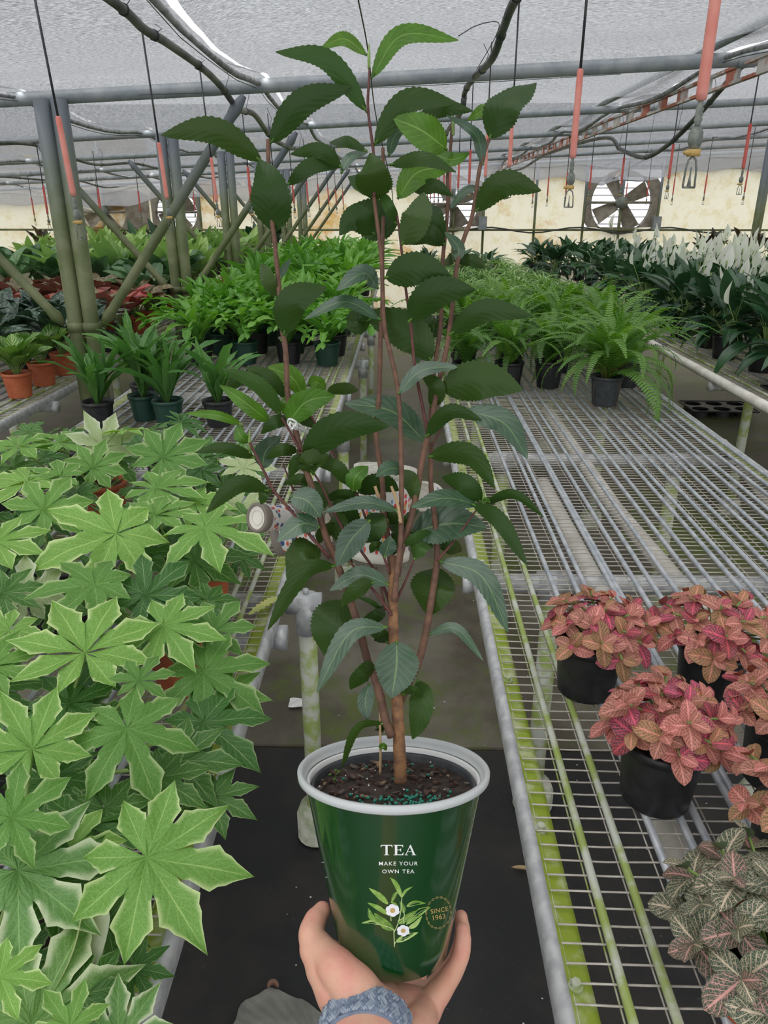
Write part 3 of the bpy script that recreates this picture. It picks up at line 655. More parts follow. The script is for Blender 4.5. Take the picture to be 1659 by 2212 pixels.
# ---- fatsia palmate leaf: radius 1, central lobe along +Y, normal +Z
def fatsia_mesh(name, mat, nl=8, seed=0, sinus=.42, droop=.25, cup=.1):
    r_ = random.Random(seed); mb = MB(); span = radians(300); A = [-span / 2 + span * i / (nl - 1) for i in range(nl)]
    B = [A[0] - span / (nl - 1) * .5] + [(A[i] + A[i + 1]) / 2 for i in range(nl - 1)] + [A[-1] + span / (nl - 1) * .5]
    for i, a in enumerate(A):
        c = abs(a) / (span / 2); L = (1 - .42 * c ** 1.6) * r_.uniform(.93, 1.05); sn = sinus * (L * .5 + .5) * r_.uniform(.9, 1.1)
        hl = min(a - B[i], B[i + 1] - a); wmax = .165 * (1 - .2 * c); ns = 15; nc = 3; tooth = r_.choice((.54, .60, .66)); rows = []; uv = []; ee = []
        dr = droop * r_.uniform(.6, 1.6); tw = r_.uniform(-.12, .12)
        for k in range(ns + 1):
            s = L * (k / ns) ** .93; t = s / L; row = []; u_ = []; e_ = []
            for j in range(-nc, nc + 1):
                q = j / nc; sec = s * math.tan(min(abs((B[i + 1] if q > 0 else B[i]) - a), 1.2))
                w = wmax * (1 if t < tooth else max(0, 1 - ((t - tooth) / (1 - tooth)) ** .88)) * (.80 + .40 * max(0, min(1, (t - .30) / (tooth - .30))))
                if tooth - .03 < t < tooth + .05: w *= 1.12
                if tooth + .10 < t < tooth + .16: w *= 1.12
                if sec < w and s < sn * 1.15: hw = sec; mg = 0.15 + .3 * (s / sn) ** 3 * (abs(q) > .6)
                else:
                    hw = min(w, sec); x = max(0, (s - sn) / .08)
                    hw = min(hw, max(w * .80, hw if x < .01 else w * (.78 + .22 * min(1, (s - sn) / .25)))); mg = 1
                e1 = (abs(q) ** 1.1) * (mg if s > sn else mg * .6)
                e1 = max(e1, (t - .72) * 2.2 if t > .72 else 0)
                x = q * hw; z = cup * s * s * .3 - dr * s * s * .6 + .28 * abs(q) * hw * (t > .1) + .015 * sin(9 * s + 2 * q + i)
                if t < .06: z = 0
                ca, sa = sin(a), cos(a); p = V((s * ca + x * sa, s * sa - x * ca, z + tw * x))
                row.append(p); u_.append((t, .5 + .5 * q)); e_.append((min(1, e1), t))
            rows.append(row); uv.append(u_); ee.append(e_)
        mb.grid(rows, uv, ee)
    return mb.mesh(name, mat)
FAT = {}
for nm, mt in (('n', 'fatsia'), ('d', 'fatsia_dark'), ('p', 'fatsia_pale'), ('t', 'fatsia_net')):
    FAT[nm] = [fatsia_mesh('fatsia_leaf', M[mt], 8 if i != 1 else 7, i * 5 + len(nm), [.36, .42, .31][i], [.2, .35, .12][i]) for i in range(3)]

def pot_mesh(r, h, mat, soil=True, taper=.78, rim=.006):
    mb = MB(); mb.lathe([(0, 0), (r * taper, 0), (r * taper, .002), (r * .97, h - .016), (r * .97, h - .015), (r + rim * .3, h - .014), (r + rim * .4, h), (r * .95, h), (r * .92, h - .016), (r * .90, h * .5)], 28)
    return mb
POTM = {}
def add_pot(t, r, h, mat, taper=.78):
    key = (r, h, mat, taper)
    if key not in POTM:
        mb = pot_mesh(r, h, M[mat], taper=taper); so = MB(); so.disc((0, 0, 0), r * .93, 20, z=h - .018)
        POTM[key] = (mb.mesh('pot', M[mat]), so.mesh('soil', M['soil']))
    a, b = POTM[key]; link('pot', a, t); link('soil', b, t)
    return h

# ================================================================== FATSIAS ON THE LEFT BENCH
FP = [(-.40, .52), (-.50, .80), (-.38, 1.10), (-.42, 1.40), (-.66, .62), (-.72, .95), (-.66, 1.25), (-.60, 1.58), (-.50, 1.86), (-.92, 1.15), (-.88, 1.5), (-.80, 1.85), (-1.08, 1.45), (-1.1, 1.85), (-.72, 2.14), (-1.0, 2.15)]
FLAB = ['nearest variegated fatsia at the lower left corner over the bench rail', 'variegated fatsia with a huge lobed leaf reaching over the dark aisle', 'variegated fatsia beside the rail in the middle of the left bench', 'variegated fatsia in an orange pot by the aisle rail left of the round drums',
        'variegated fatsia at the left picture edge near the bottom', 'variegated fatsia at the left picture edge with bright broad leaves', 'variegated fatsia with a wide flat leaf at the left', 'variegated fatsia with large pale spreading leaf behind the first rows',
        'variegated fatsia by the aisle behind the orange potted one', 'variegated fatsia at the left edge in the fourth row', 'variegated fatsia with flat layered leaves in the middle left', 'fatsia with cream new leaves below the nest ferns', 'fatsia at the far left under overlapping green leaves', 'fatsia with dark stems at the left below the nest ferns', 'last fatsia by the aisle before the single black pot', 'fatsia with upright cream leaf just in front of the nest ferns']
fats = []
for i, (x, y) in enumerate(FP):
    t = thing('variegated_fatsia', FLAB[i], 'plant', (x, y, BZ + .013), 'variegated fatsias on the left bench'); fats.append(t)
    orange = i in (3, 2, 11)
    add_pot(t, .062, .105, 'terracotta' if orange else 'black_plastic')
def place_fatsia(cx, cy, z, rpx, ang, tone='n', k=.35, owner=None, var=None, roll=0):
    c = atz(cx, cy, z); D = (c - CAM).dot(FW); rad = rpx * D / 1600
    toc = (CAM - c).normalized(); n = (V((0, 0, 1)) * (1 - k) + toc * k + RT * roll).normalized()
    d = RT * cos(radians(ang)) + UP * sin(radians(ang)); d = (d - n * d.dot(n)).normalized()
    if owner is None: owner = min(range(len(FP)), key=lambda i: (FP[i][0] - c.x) ** 2 + (FP[i][1] - c.y) ** 2)
    t = fats[owner]; base = t.location
    X = d.cross(n); Mx = Matrix((X * rad, d * rad, n * rad)).transposed().to_4x4(); Mx.translation = c - base
    me = FAT[tone][R.randrange(3) if var is None else var]
    link('leaf', me, t, M=Mx)
    mb = MB(); a = V((R.uniform(-.02, .02), R.uniform(-.02, .02), .085)); b = c - base; mid = a * .5 + b * .5 + V((0, 0, -.01)) - n * .03 + (a - b) * .05
    mb.tube(spline([a, mid, b - n * .004], 8), [.0028] * 6 + [.0022, .0016], 6); part('petiole', mb, M['petiole'], t)
FL = [(251, 1152, 1.0, 190, 215, 'n', .45), (184, 1410, .99, 205, 95, 'n', .35), (335, 1112, 1.0, 125, 80, 'n', .1), (352, 988, 1.0, 120, 60, 'n', .45), (443, 1140, 1.0, 165, 330, 'n', .2, 3),
      (337, 1054, 1.0, 125, 20, 'n', .15), (94, 1100, 1.0, 120, 70, 'n', .5), (205, 1262, 1.0, 150, 200, 'n', .2), (315, 1285, .97, 135, 55, 'd', .55), (353, 1352, .98, 145, 318, 'n', .35), (462, 1362, .95, 105, 65, 'n', .5),
      (70, 1618, 1.0, 170, 95, 'n', .6), (274, 1574, .99, 180, 290, 'n', .55), (317, 1852, .98, 240, 325, 'n', .7, 0), (24, 1766, 1.02, 145, 45, 'n', .7), (39, 1880, .97, 235, 350, 't', .6, 4), (227, 1747, .93, 120, 300, 'd', .6),
      (440, 1450, .93, 165, 320, 'n', .45), (300, 1470, .98, 90, 75, 'n', .35), (440, 1560, .90, 165, 312, 'd', .4), (232, 1990, .88, 110, 300, 'd', .5), (255, 2250, .90, 140, 78, 't', .6, 0), (65, 2215, .90, 260, 52, 't', .75, 0), (0, 2110, 1.0, 110, 0, 'n', .6, 4),
      (223, 965, .99, 95, 95, 'p', .75), (129, 955, 1.0, 110, 80, 'n', .05), (40, 965, 1.0, 120, 100, 'n', .1), (525, 1010, .96, 85, 60, 'p', .4), (520, 1090, .94, 100, 250, 'p', .5, 3), (74, 1195, .95, 95, 240, 'd', .4), (60, 1290, .93, 110, 95, 'p', .7), (-10, 1170, 1.0, 120, 20, 'n', .3),
      (5, 1280, .97, 100, 10, 'd', .35), (-20, 1440, .98, 120, 60, 'n', .4), (300, 1195, .93, 95, 350, 'd', .5), (420, 1210, .92, 130, 350, 'd', .3), (130, 1030, .99, 95, 180, 'n', .2), (60, 1040, .99, 130, 200, 'n', .1), (200, 1010, .98, 90, 60, 'n', .5), (420, 1085, .97, 95, 320, 'n', .2), (265, 930, 1.03, 70, 90, 'n', -.2),
      (150, 1520, .93, 120, 80, 'd', .5), (340, 1680, .92, 130, 300, 'd', .5), (380, 1640, .9, 150, 330, 'd', .45), (110, 1680, .94, 120, 330, 'd', .5), (150, 1830, .94, 120, 20, 'n', .55), (20, 1360, .96, 110, 250, 'n', .35), (480, 1500, .9, 110, 330, 'n', .4), (460, 1720, .87, 110, 300, 'd', .35), (110, 1935, .93, 100, 80, 'd', .6), (180, 2150, .9, 130, 110, 'd', .55), (290, 2090, .88, 90, 320, 'd', .6), (150, 2220, .93, 110, 120, 'n', .6)]
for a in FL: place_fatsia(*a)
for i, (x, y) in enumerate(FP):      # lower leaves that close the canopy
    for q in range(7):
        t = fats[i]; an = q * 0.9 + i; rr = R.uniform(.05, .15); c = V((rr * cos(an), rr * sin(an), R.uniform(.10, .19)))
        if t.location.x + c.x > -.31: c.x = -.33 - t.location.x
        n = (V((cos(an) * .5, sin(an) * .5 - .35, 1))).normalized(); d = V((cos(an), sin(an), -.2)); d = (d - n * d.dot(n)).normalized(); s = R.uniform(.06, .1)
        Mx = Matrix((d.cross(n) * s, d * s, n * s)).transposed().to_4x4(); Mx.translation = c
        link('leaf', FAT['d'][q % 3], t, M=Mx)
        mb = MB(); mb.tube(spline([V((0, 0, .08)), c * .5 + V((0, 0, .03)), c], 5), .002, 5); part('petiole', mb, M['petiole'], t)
# slim folded pale leaf standing in front
t = fats[0]; a = at(62, 2225, .66) - t.location; b = at(190, 1905, .72) - t.location; mb = MB()
blade(mb, spline([a, a.lerp(b, .5) + RT * .012, b], 16), (RT * .8 - FW * .5), .035, p_strap, 3, fold=1.1); part('leaf', mb, M['fatsia_pale'], t)

# ================================================================== FITTONIAS
def fit_mesh(mat, seed):
    mb = MB(); P = arc(1.0, .35, 0, 8, bend=.7); blade(mb, P, arcn(P), .68, p_oval, 3, fold=.22, wav=.015, seed=seed); return mb.mesh('fittonia_leaf', M[mat])
FIT = {k: [fit_mesh(k, s) for s in range(2)] for k in ('fit_pink', 'fit_hot', 'fit_olive', 'fit_green', 'fit_green_rose')}
def fittonia(loc, label, mats, rm, hm, n, pr=.058, ph=.105, leaf=.034, seed=1, lean=(0, 0), pot='black_plastic'):
    t = thing('fittonia_plant', label, 'plant', loc, 'fittonias on the right bench'); r_ = random.Random(seed)
    add_pot(t, pr, ph, pot, .84); C0 = V((lean[0], lean[1], ph + .004))
    nt_ = max(6, n // 5)
    for i in range(nt_):
        g_ = (i + .5) / nt_; an = i * 2.39996 + seed; el = math.acos(1 - .98 * g_); rr = r_.uniform(.85, 1.08)
        tip = C0 + V((rm * sin(el) * cos(an), rm * sin(el) * sin(an), hm * cos(el) * 1.0 + .012)) * rr
        mb = MB(); mb.tube(spline([V((0, 0, ph - .02)), C0 + (tip - C0) * .5 + V((0, 0, .008)), tip], 5), .0018, 5); part('stem', mb, M['petiole'], t)
        out = (tip - C0).normalized(); ax = (out + V((0, -.25, .7))).normalized()
        for q in range(6):
            a2 = q * pi / 2 + an + (.785 if q > 3 else 0) + r_.uniform(-.25, .25); s = leaf * r_.uniform(.78, 1.2) * (1 if q < 4 else .6)
            x = V((cos(a2), sin(a2), 0)); x = (x - ax * x.dot(ax)).normalized(); el2 = r_.uniform(-.35, .35) + (.5 if q > 3 else 0)
            X = (x * cos(el2) + ax * sin(el2)).normalized(); Z = (ax - X * ax.dot(X)).normalized(); Y = Z.cross(X)
            Mx = Matrix((X * s, Y * s, Z * s)).transposed().to_4x4(); Mx.translation = tip + V((0, 0, 0)) - ax * (.012 if q < 4 else 0)
            link('leaf', FIT[mats[r_.randrange(len(mats))]][q % 2], t, M=Mx)
    return t
PK = ['fit_pink', 'fit_pink', 'fit_pink', 'fit_olive', 'fit_hot']
fz = BZ + .013
fittonia((.372, .845, fz), 'bushy pink veined fittonia in a black pot, front one standing clear on the mesh', PK, .080, .066, 115, seed=3, leaf=.037)
fittonia((.330, 1.10, fz), 'pink veined fittonia in a black pot behind the front one, nearest the aisle', ['fit_pink', 'fit_hot', 'fit_pink', 'fit_olive'], .09, .062, 115, seed=11, lean=(.01, -.01), leaf=.036)
fittonia((.535, 1.085, fz), 'pink veined fittonia in a black pot at the back near the right picture edge', ['fit_pink', 'fit_hot', 'fit_pink', 'fit_pink', 'fit_olive'], .098, .064, 120, seed=23, leaf=.037)
fittonia((.565, .885, fz), 'pink veined fittonia in a grey rimmed pot cut by the right picture edge', PK, .08, .06, 90, seed=5, leaf=.037)
fittonia((.495, .70, fz), 'loose pink veined fittonia at the right picture edge above the green one', ['fit_pink', 'fit_pink', 'fit_olive'], .08, .08, 70, seed=31, leaf=.038)
fittonia((.392, .545, fz), 'green fittonia with cream and rose veins at the lower right corner', ['fit_green', 'fit_green', 'fit_green_rose'], .108, .07, 125, seed=8, leaf=.041, ph=.075, pot='terracotta')

# ================================================================== FERNS AND OTHER POT PLANTS
def strap_mesh(mat, L, W, bend, up, seed, crest=False, wav=.09):
    mb = MB(); P = arc(L, up, 0, 12, bend=bend); blade(mb, P, arcn(P), W, p_strap, 2, fold=.35, wav=wav, seed=seed, ser=.12)
    if crest:
        for s in (-1, 0, 1):
            e = P[-2]; d = (P[-1] - P[-3]).normalized(); Q = [e + (d * cos(s * .9) + V((0, sin(s * .9), 0))) * (L * .16 * k / 3) + V((0, 0, .01 * k * s)) for k in range(4)]
            blade(mb, Q, V((0, 0, 1)), W * .8, p_oval, 1, wav=.1, seed=seed + s)
    return mb.mesh('strap_frond', M[mat])
def frond_mesh(mat, L, bend, up, npin=26, pl=.035, seed=0):
    r_ = random.Random(seed); mb = MB(); P = spline(arc(L, up, 0, 10, bend=bend), npin + 4); mb.tube(P, .0011, 3, False)
    for i in range(2, npin + 3):
        t = i / (npin + 3); tg = (P[i] - P[i - 1]).normalized(); n = V((-tg.z, 0, tg.x)); l = pl * (min(1, .45 + t * 2.4)) * (1 - max(0, (t - .45) / .55) ** 1.6 * .9)
        for s in (-1, 1):
            d = (V((0, s, 0)) + tg * .22 - n * r_.uniform(0, .25)).normalized(); w = tg * (L / npin * .37); b = P[i]
            q = b + d * l * .55; e_ = b + d * l + tg * l * .06
            mb.add([b - w * .8, b + w * .8, q + w - n * .001, e_, q - w * .8], [(0, 1, 2, 3, 4)] if s < 0 else [(4, 3, 2, 1, 0)], [(t, .5), (t, .5), (t, .7), (t, 1), (t, .7)])
    return mb.mesh('fern_frond', M[mat], False)
def lance_mesh(mat, L, W, bend, up, pet=.4, prof=p_lance, wav=.02, seed=0, fold=.3, stem='petiole'):
    """leaf with petiole in one mesh; first part tube"""
    mb = MB(); n = 12; P = arc(L, up, 0, n, bend=bend); k = max(2, int(n * pet)); mb.cur = 1; mb.tube(P[:k + 1], .0022, 4, False); mb.cur = 0
    Q = P[k:]; blade(mb, Q, arcn(P)[k:], W, prof, 2, fold=fold, wav=wav, seed=seed); return mb.mesh('stalked_leaf', [M[mat], M[stem]])
def radial(t, meshes, n, z0, scale=1.0, seed=0, jit=.25, vmin=.8, vmax=1.15, tiltr=.25, name='leaf', ring=.008, s2=.7, core=0.0):
    r_ = random.Random(seed); out = []
    for i in range(n):
        an = i * 2.39996 + r_.uniform(-jit, jit); f = i / n; s = scale * r_.uniform(vmin, vmax) * (s2 + (1 - s2) * f)
        tl = (1 - f) * core + r_.uniform(-tiltr, tiltr)      # negative pitch raises leaf
        Mx = Matrix.Translation((ring * cos(an), ring * sin(an), z0)) @ Matrix.Rotation(an, 4, 'Z') @ Matrix.Rotation(-tl, 4, 'Y') @ Matrix.Rotation(r_.uniform(-.3, .3), 4, 'X') @ Matrix.Scale(s, 4)
        out.append((meshes[r_.randrange(len(meshes))], Mx))
    return out
def joined(name, items, mats):
    """join transformed copies of meshes into one mesh (for small distant plants)"""
    bm = bmesh.new(); tmp = None
    for me, Mx in items:
        c = me.copy(); c.transform(Mx); bm.from_mesh(c); bpy.data.meshes.remove(c)
    out = bpy.data.meshes.new(name); bm.to_mesh(out); bm.free()
    for m in items[0][0].materials: out.materials.append(m)
    out.polygons.foreach_set('use_smooth', [True] * len(out.polygons)); return out
FARC = {}
def plant(name, label, group, loc, key, meshes, n, pr, ph, potm, detail, seed, scale=1.0, extra=None, pot=True, **kw):
    t = thing(name, label, 'plant', loc, group)
    if pot: add_pot(t, pr, ph, potm)
    if detail:
        for me, Mx in radial(t, meshes, n, ph - .015, scale, seed, **kw): link('frond' if 'fern' in name else 'leaf', me, t, M=Mx)
    else:
        kk = (key, seed % 4)
        if kk not in FARC: FARC[kk] = joined('foliage', radial(t, meshes, n, ph - .015, scale, seed % 4, **kw), None)
        o = link('foliage', FARC[kk], t, M=Matrix.Rotation(R.uniform(0, 6.28), 4, 'Z')); o['kind'] = 'stuff'
    return t
NEST = [strap_mesh('nest', .33, .036, 1.5, 1.2, s) for s in range(3)] + [strap_mesh('nest', .28, .032, .8, 1.35, 5)]
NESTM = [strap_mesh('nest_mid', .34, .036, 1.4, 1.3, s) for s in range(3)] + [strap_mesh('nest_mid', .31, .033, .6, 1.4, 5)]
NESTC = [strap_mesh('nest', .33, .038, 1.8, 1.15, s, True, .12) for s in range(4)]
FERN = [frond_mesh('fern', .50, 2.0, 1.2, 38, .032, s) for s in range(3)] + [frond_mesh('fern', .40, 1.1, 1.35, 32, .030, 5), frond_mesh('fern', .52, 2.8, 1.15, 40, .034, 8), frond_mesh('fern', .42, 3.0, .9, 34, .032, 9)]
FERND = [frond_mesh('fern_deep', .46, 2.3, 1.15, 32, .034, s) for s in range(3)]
FERNF = [frond_mesh('fern', .46, 2.0, 1.25, 20, .034, s) for s in range(3)]
SPID = [strap_mesh('spider', .30, .012, 2.3, 1.25, s, False, 0) for s in range(3)]
LILY = [lance_mesh('lily', .48, .10, 1.35, 1.35, .45, seed=s) for s in range(2)] + [lance_mesh('lily', .42, .09, .8, 1.45, .45, seed=4), lance_mesh('lily', .40, .09, 1.9, 1.1, .4, seed=7), lance_mesh('lily', .36, .085, 2.2, .75, .3, seed=9), lance_mesh('lily', .33, .08, 1.9, .5, .3, seed=12)]
RUB = [lance_mesh('rubber_leaf', .3, .075, .7, 1.35, .4, p_oval, seed=s) for s in range(2)]
SILV = [lance_mesh('silver', .30, .075, 1.3, 1.25, .35, seed=s) for s in range(3)]
REDA = [lance_mesh('redagla', .23, .08, 1.2, 1.2, .4, p_oval, seed=s) for s in range(3)]
BRON = [lance_mesh('bronze', .28, .085, 1.3, 1.2, .4, p_oval, seed=s) for s in range(3)]
DIEF = [lance_mesh('dieff', .46, .105, 1.2, 1.35, .4, seed=s) for s in range(2)] + [lance_mesh('dieff', .42, .10, .6, 1.4, .4, seed=3)]
MIXD = [lance_mesh('mixed', .32, .09, 1.2, 1.25, .4, p_oval, seed=s) for s in range(3)]
VARI = [lance_mesh('varieg', .23, .08, 1.0, 1.25, .3, p_oval, seed=s) for s in range(3)]

# nest ferns in front on the left bench
G1 = 'green strap leaved ferns behind the fatsias'
lab = ['spiky fern with serrated straps at the left end of the fern clump', 'dense strap fern in the middle of the clump behind the fatsias', 'strap fern in a green pot at the right end of the clump', 'strap fern at the back of the clump behind the fatsias', 'lone strap fern in a black pot standing clear on the left bench']
for i, (x, y, pm, sc_) in enumerate(((-1.16, 2.75, 'black_plastic', .95), (-1.02, 2.86, 'green_plastic', 1.05), (-.90, 2.78, 'green_plastic', 1.0), (-1.08, 3.06, 'black_plastic', 1.05), (-.705, 2.78, 'black_plastic', .98))):
    plant('strap_fern', lab[i], G1, (x, y, fz), 'nm', NESTM if i != 0 else NESTM, 26 if i < 4 else 17, .058, .10, pm, True, 40 + i, sc_, core=.5)
# crested block on the left bench
row_y = [3.98, 4.28, 4.6, 4.95, 5.35]
for r_i, y in enumerate(row_y):
    xs = [-.38, -.60, -.82, -1.04, -1.2] if r_i else [-.40, -.62, -.86, -1.08]
    for c_i, x in enumerate(xs):
        crest = y < 4.5
        plant('crested_fern' if crest else 'strap_fern', 'bright green %s fern, %s from the aisle, %s row of the left block' % ('crested' if crest else 'strap', ORD[c_i], ORD[r_i]), 'bright green ferns in a block on the left bench', (x + R.uniform(-.02, .02), y + R.uniform(-.03, .03), fz), 'nc' if crest else 'ns', NESTC if crest else NEST, 24, .07, .12, 'green_plastic' if (c_i + r_i) % 2 == 0 else 'black_plastic', y < 4.5, 60 + r_i * 7 + c_i, 1.15 if crest else 1.25, core=.5)
for r_i, y in enumerate([5.8, 6.25, 6.75, 7.3, 7.9, 8.5, 9.1]):
    for c_i, x in enumerate((-.42, -.72, -1.05)):
        plant('strap_fern', 'strap fern far down the left bench, %s from the aisle, %s distant row' % (ORD[c_i], ORD[r_i]), 'distant green ferns on the left bench', (x + R.uniform(-.04, .04), y, fz), 'nf', NEST, 30, .09, .14, 'black_plastic', False, R.randrange(9), 1.55, core=.5)

# ferns on the right bench
def bfern(x, y, lab, det, seed, sc=1.0, n=44, mesh=None, pm='grey_plastic', pr=.066):
    t = plant('boston_fern', lab, 'feathery ferns on the right bench', (x, y, fz), 'bf', mesh or FERN, n, pr, .125, pm, det, seed, sc, core=.55, tiltr=.3, s2=.75); return t
hf = bfern(.872, 3.14, 'large feathery fern in a grey black pot alone in front of the fern block', True, 101, 1.0, 84)
mb = MB()
for k in range(26):
    a = k * .7; mb.tube(spline([V((.02 * cos(a), .02 * sin(a), .10)), V((.035 * cos(a), .035 * sin(a), .155)), V((.085 * cos(a), .085 * sin(a), .17 + .02 * sin(k)))], 5), .0011, 4, False)
part('bare_stalks', mb, simple('brown_fern_stalk', (.28, .12, .06), (.2, .14, .05), .7), hf)
for k, (dx, dy) in enumerate(((.03, -.065), (-.055, -.045))):
    mb = MB(); mb.tube(spline([V((dx * .8, dy * .8, .12)), V((dx * 1.25, dy * 1.25, .10)), V((dx, dy * 1.05, .0))], 6), .0012, 4); part('hanging_root', mb, M['stemr'], hf)
bf = [(.30, 3.42, 'feathery fern in a black pot at the aisle corner of the fern block'), (.50, 3.44, 'feathery fern second from the aisle in the fern block front'), (.69, 3.47, 'feathery fern in a black pot just left of the large one'), (1.06, 3.50, 'feathery fern in a black pot right behind the large one'), (.32, 3.82, 'fern behind the corner fern by the aisle'), (.56, 3.84, 'fern in the second row of the block, second from the aisle'), (.80, 3.82, 'fern directly behind the large one'), (1.05, 3.86, 'tall fern with upright fronds before the peace lilies')]
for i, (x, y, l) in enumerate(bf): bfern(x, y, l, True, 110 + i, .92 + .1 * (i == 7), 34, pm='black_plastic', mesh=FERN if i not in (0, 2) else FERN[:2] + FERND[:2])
for r_i, y in enumerate((4.2, 4.6)):
    for c_i, x in enumerate((.33, .6, .86, 1.1)):
        bfern(x, y, 'feathery fern, %s from the aisle, %s back row of the fern block' % (ORD[c_i], ORD[r_i]), False, c_i + r_i, 1.0, 34, mesh=FERNF, pm='black_plastic')
for r_i, y in enumerate((5.0, 5.35, 5.75, 6.2, 6.7, 7.25, 7.85, 8.5, 9.1)):
    for c_i, x in enumerate((.32, .54, .77, 1.0, 1.2) if r_i < 6 else (.38, .75, 1.1)):
        plant('arching_grass_plant', 'pale striped grassy plant, %s from the aisle, %s row behind the ferns' % (ORD[c_i], ORD[r_i]), 'pale striped grassy plants on the right bench', (x, y, fz), 'sp', SPID, 70, .07, .12, 'black_plastic', False, R.randrange(9), 1.0 if r_i < 6 else 1.3, core=.5)

# peace lilies, far right bench
def spathe_mesh(seed, h):
    mb = MB(); mb.cur = 1; P = spline([V((0, 0, 0)), V((.01, 0, h * .5)), V((.03, .005, h))], 6); mb.tube(P, .0022, 4, False); mb.cur = 0
    d = V((.28 * (seed % 3 - 1), .16, 1)).normalized(); Q = [P[-1] + d * (.125 * k / 7) + V((.006 * sin(k * .5), 0, 0)) for k in range(8)]
    blade(mb, Q, V((1, 0, .1)), .058, p_lance, 2, fold=.6); mb.cur = 1; mb.tube([P[-1] + V((.008, 0, .01)), P[-1] + V((.008, 0, .05))], .004, 5)
    return mb.mesh('spathe', [M['spathe'], M['petiole']])
SPA = [spathe_mesh(0, .34), spathe_mesh(1, .40), spathe_mesh(2, .27), spathe_mesh(3, .22)]
def lily(x, y, lab, det, seed, fl, sc=1.0, bench_z=fz, n=26):
    t = plant('peace_lily', lab, 'dark leaved lilies on the far right bench', (x, y, bench_z), 'pl', LILY, n, .075, .13, 'black_plastic', det, seed, sc, core=.35, tiltr=.3, s2=.7)
    r_ = random.Random(seed)
    for k in range(fl):
        an = r_.uniform(0, 6.28); rr = r_.uniform(.02, .18)
        Mx = Matrix.Translation((rr * cos(an), rr * sin(an), .12)) @ Matrix.Rotation(an, 4, 'Z') @ Matrix.Rotation(rr * 2.0, 4, 'Y') @ Matrix.Scale(sc * r_.uniform(.85, 1.12), 4); link('spathe', SPA[r_.randrange(4)], t, M=Mx)
    return t
rows = [3.5, 3.85, 4.2, 4.55, 4.9, 5.3, 5.7, 6.15, 6.6, 7.1]
for r_i, y in enumerate(rows):
    nx = [3, 4, 4, 5, 5, 6, 6, 6, 6, 6][r_i]
    for c_i in range(nx):
        x = 1.80 + c_i * .32 + .05 * (r_i % 2); fl = 0 if (r_i < 1 and c_i < 2) else R.choice((7, 8, 9, 10))
        if c_i == 0: fl = 1 if r_i < 8 else 0
        lily(x, y, '%s peace lily, %s from the aisle, %s row of the far right bench' % ('white flowering' if fl else 'dark leaved', ORD[c_i], ORD[r_i]), r_i < 3, 200 + r_i * 10 + c_i, fl, .92, n=42)
for r_i, y in enumerate((8.3, 8.9, 9.6)):
    for c_i in range(4):
        lily(1.62 + c_i * .40, y, 'tall dark lily clump, %s from the aisle, %s row behind the white flowers' % (ORD[c_i], ORD[r_i]), False, 300 + r_i * 5 + c_i, 1 if c_i == 3 else 0, 1.4, n=48)
for i in range(7):
    plant('rubber_plant', 'bronze leaved plant behind the peace lilies, %s from the left' % ORD[i], 'bronze leaved plants behind the lilies', (3.3 + i * .38, 8.5, fz), 'rb', RUB, 22, .09, .15, 'black_plastic', False, i, 1.55, core=.4)
# round collars of the black tray under the front lilies
for i, (x, y) in enumerate(((1.78, 3.28), (1.98, 3.2))):
    t = thing('pot_carrier', ['black carrier tray with empty collars at the front of the lily bench', 'second black carrier tray at the right picture edge under the lilies'][i], 'tray', (x, y, fz))
    for k in range(2):
        mb = MB(); mb.lathe([(.072, .0), (.078, .05), (.086, .055), (.086, .06), (.074, .06), (.068, .0)], 24, (0, k * .19 - .1, .012), closed=True); part('collar', mb, M['grey_plastic'], t)
    mb = MB(); mb.box((0, 0, .008), (.19, .40, .01)); part('tray_base', mb, M['black_plastic'], t, False)
# black carrier lying on the floor beyond the bench
t = thing('pot_carrier', 'black pot carrier with round holes lying on the floor beyond the right bench', 'tray', (2.55, 5.9, .0)); mb = MB()
n = 24
for ix in range(3):
    for iy in range(2):
        cx_, cy_ = (ix - 1) * .17, (iy - .5) * .17; r0 = .065
        inn = [V((cx_ + r0 * cos(2 * pi * j / n), cy_ + r0 * sin(2 * pi * j / n), .06)) for j in range(n)]; ou = []
        for j in range(n):
            a = 2 * pi * j / n; k = .085 / max(abs(cos(a)), abs(sin(a))); ou.append(V((cx_ + k * cos(a), cy_ + k * sin(a), .06)))
        low = [p + V((0, 0, -.055)) for p in inn]
        mb.add(inn + ou + low, [(j, (j + 1) % n, n + (j + 1) % n, n + j) for j in range(n)] + [((j + 1) % n, j, 2 * n + j, 2 * n + (j + 1) % n) for j in range(n)])
part('deck', mb, M['black_plastic'], t, False); mb = MB(); mb.tube([(-.255, -.17, .058), (.255, -.17, .058), (.255, .17, .058), (-.255, .17, .058), (-.255, -.17, .058)], .008, 6); part('rim', mb, M['black_plastic'], t)

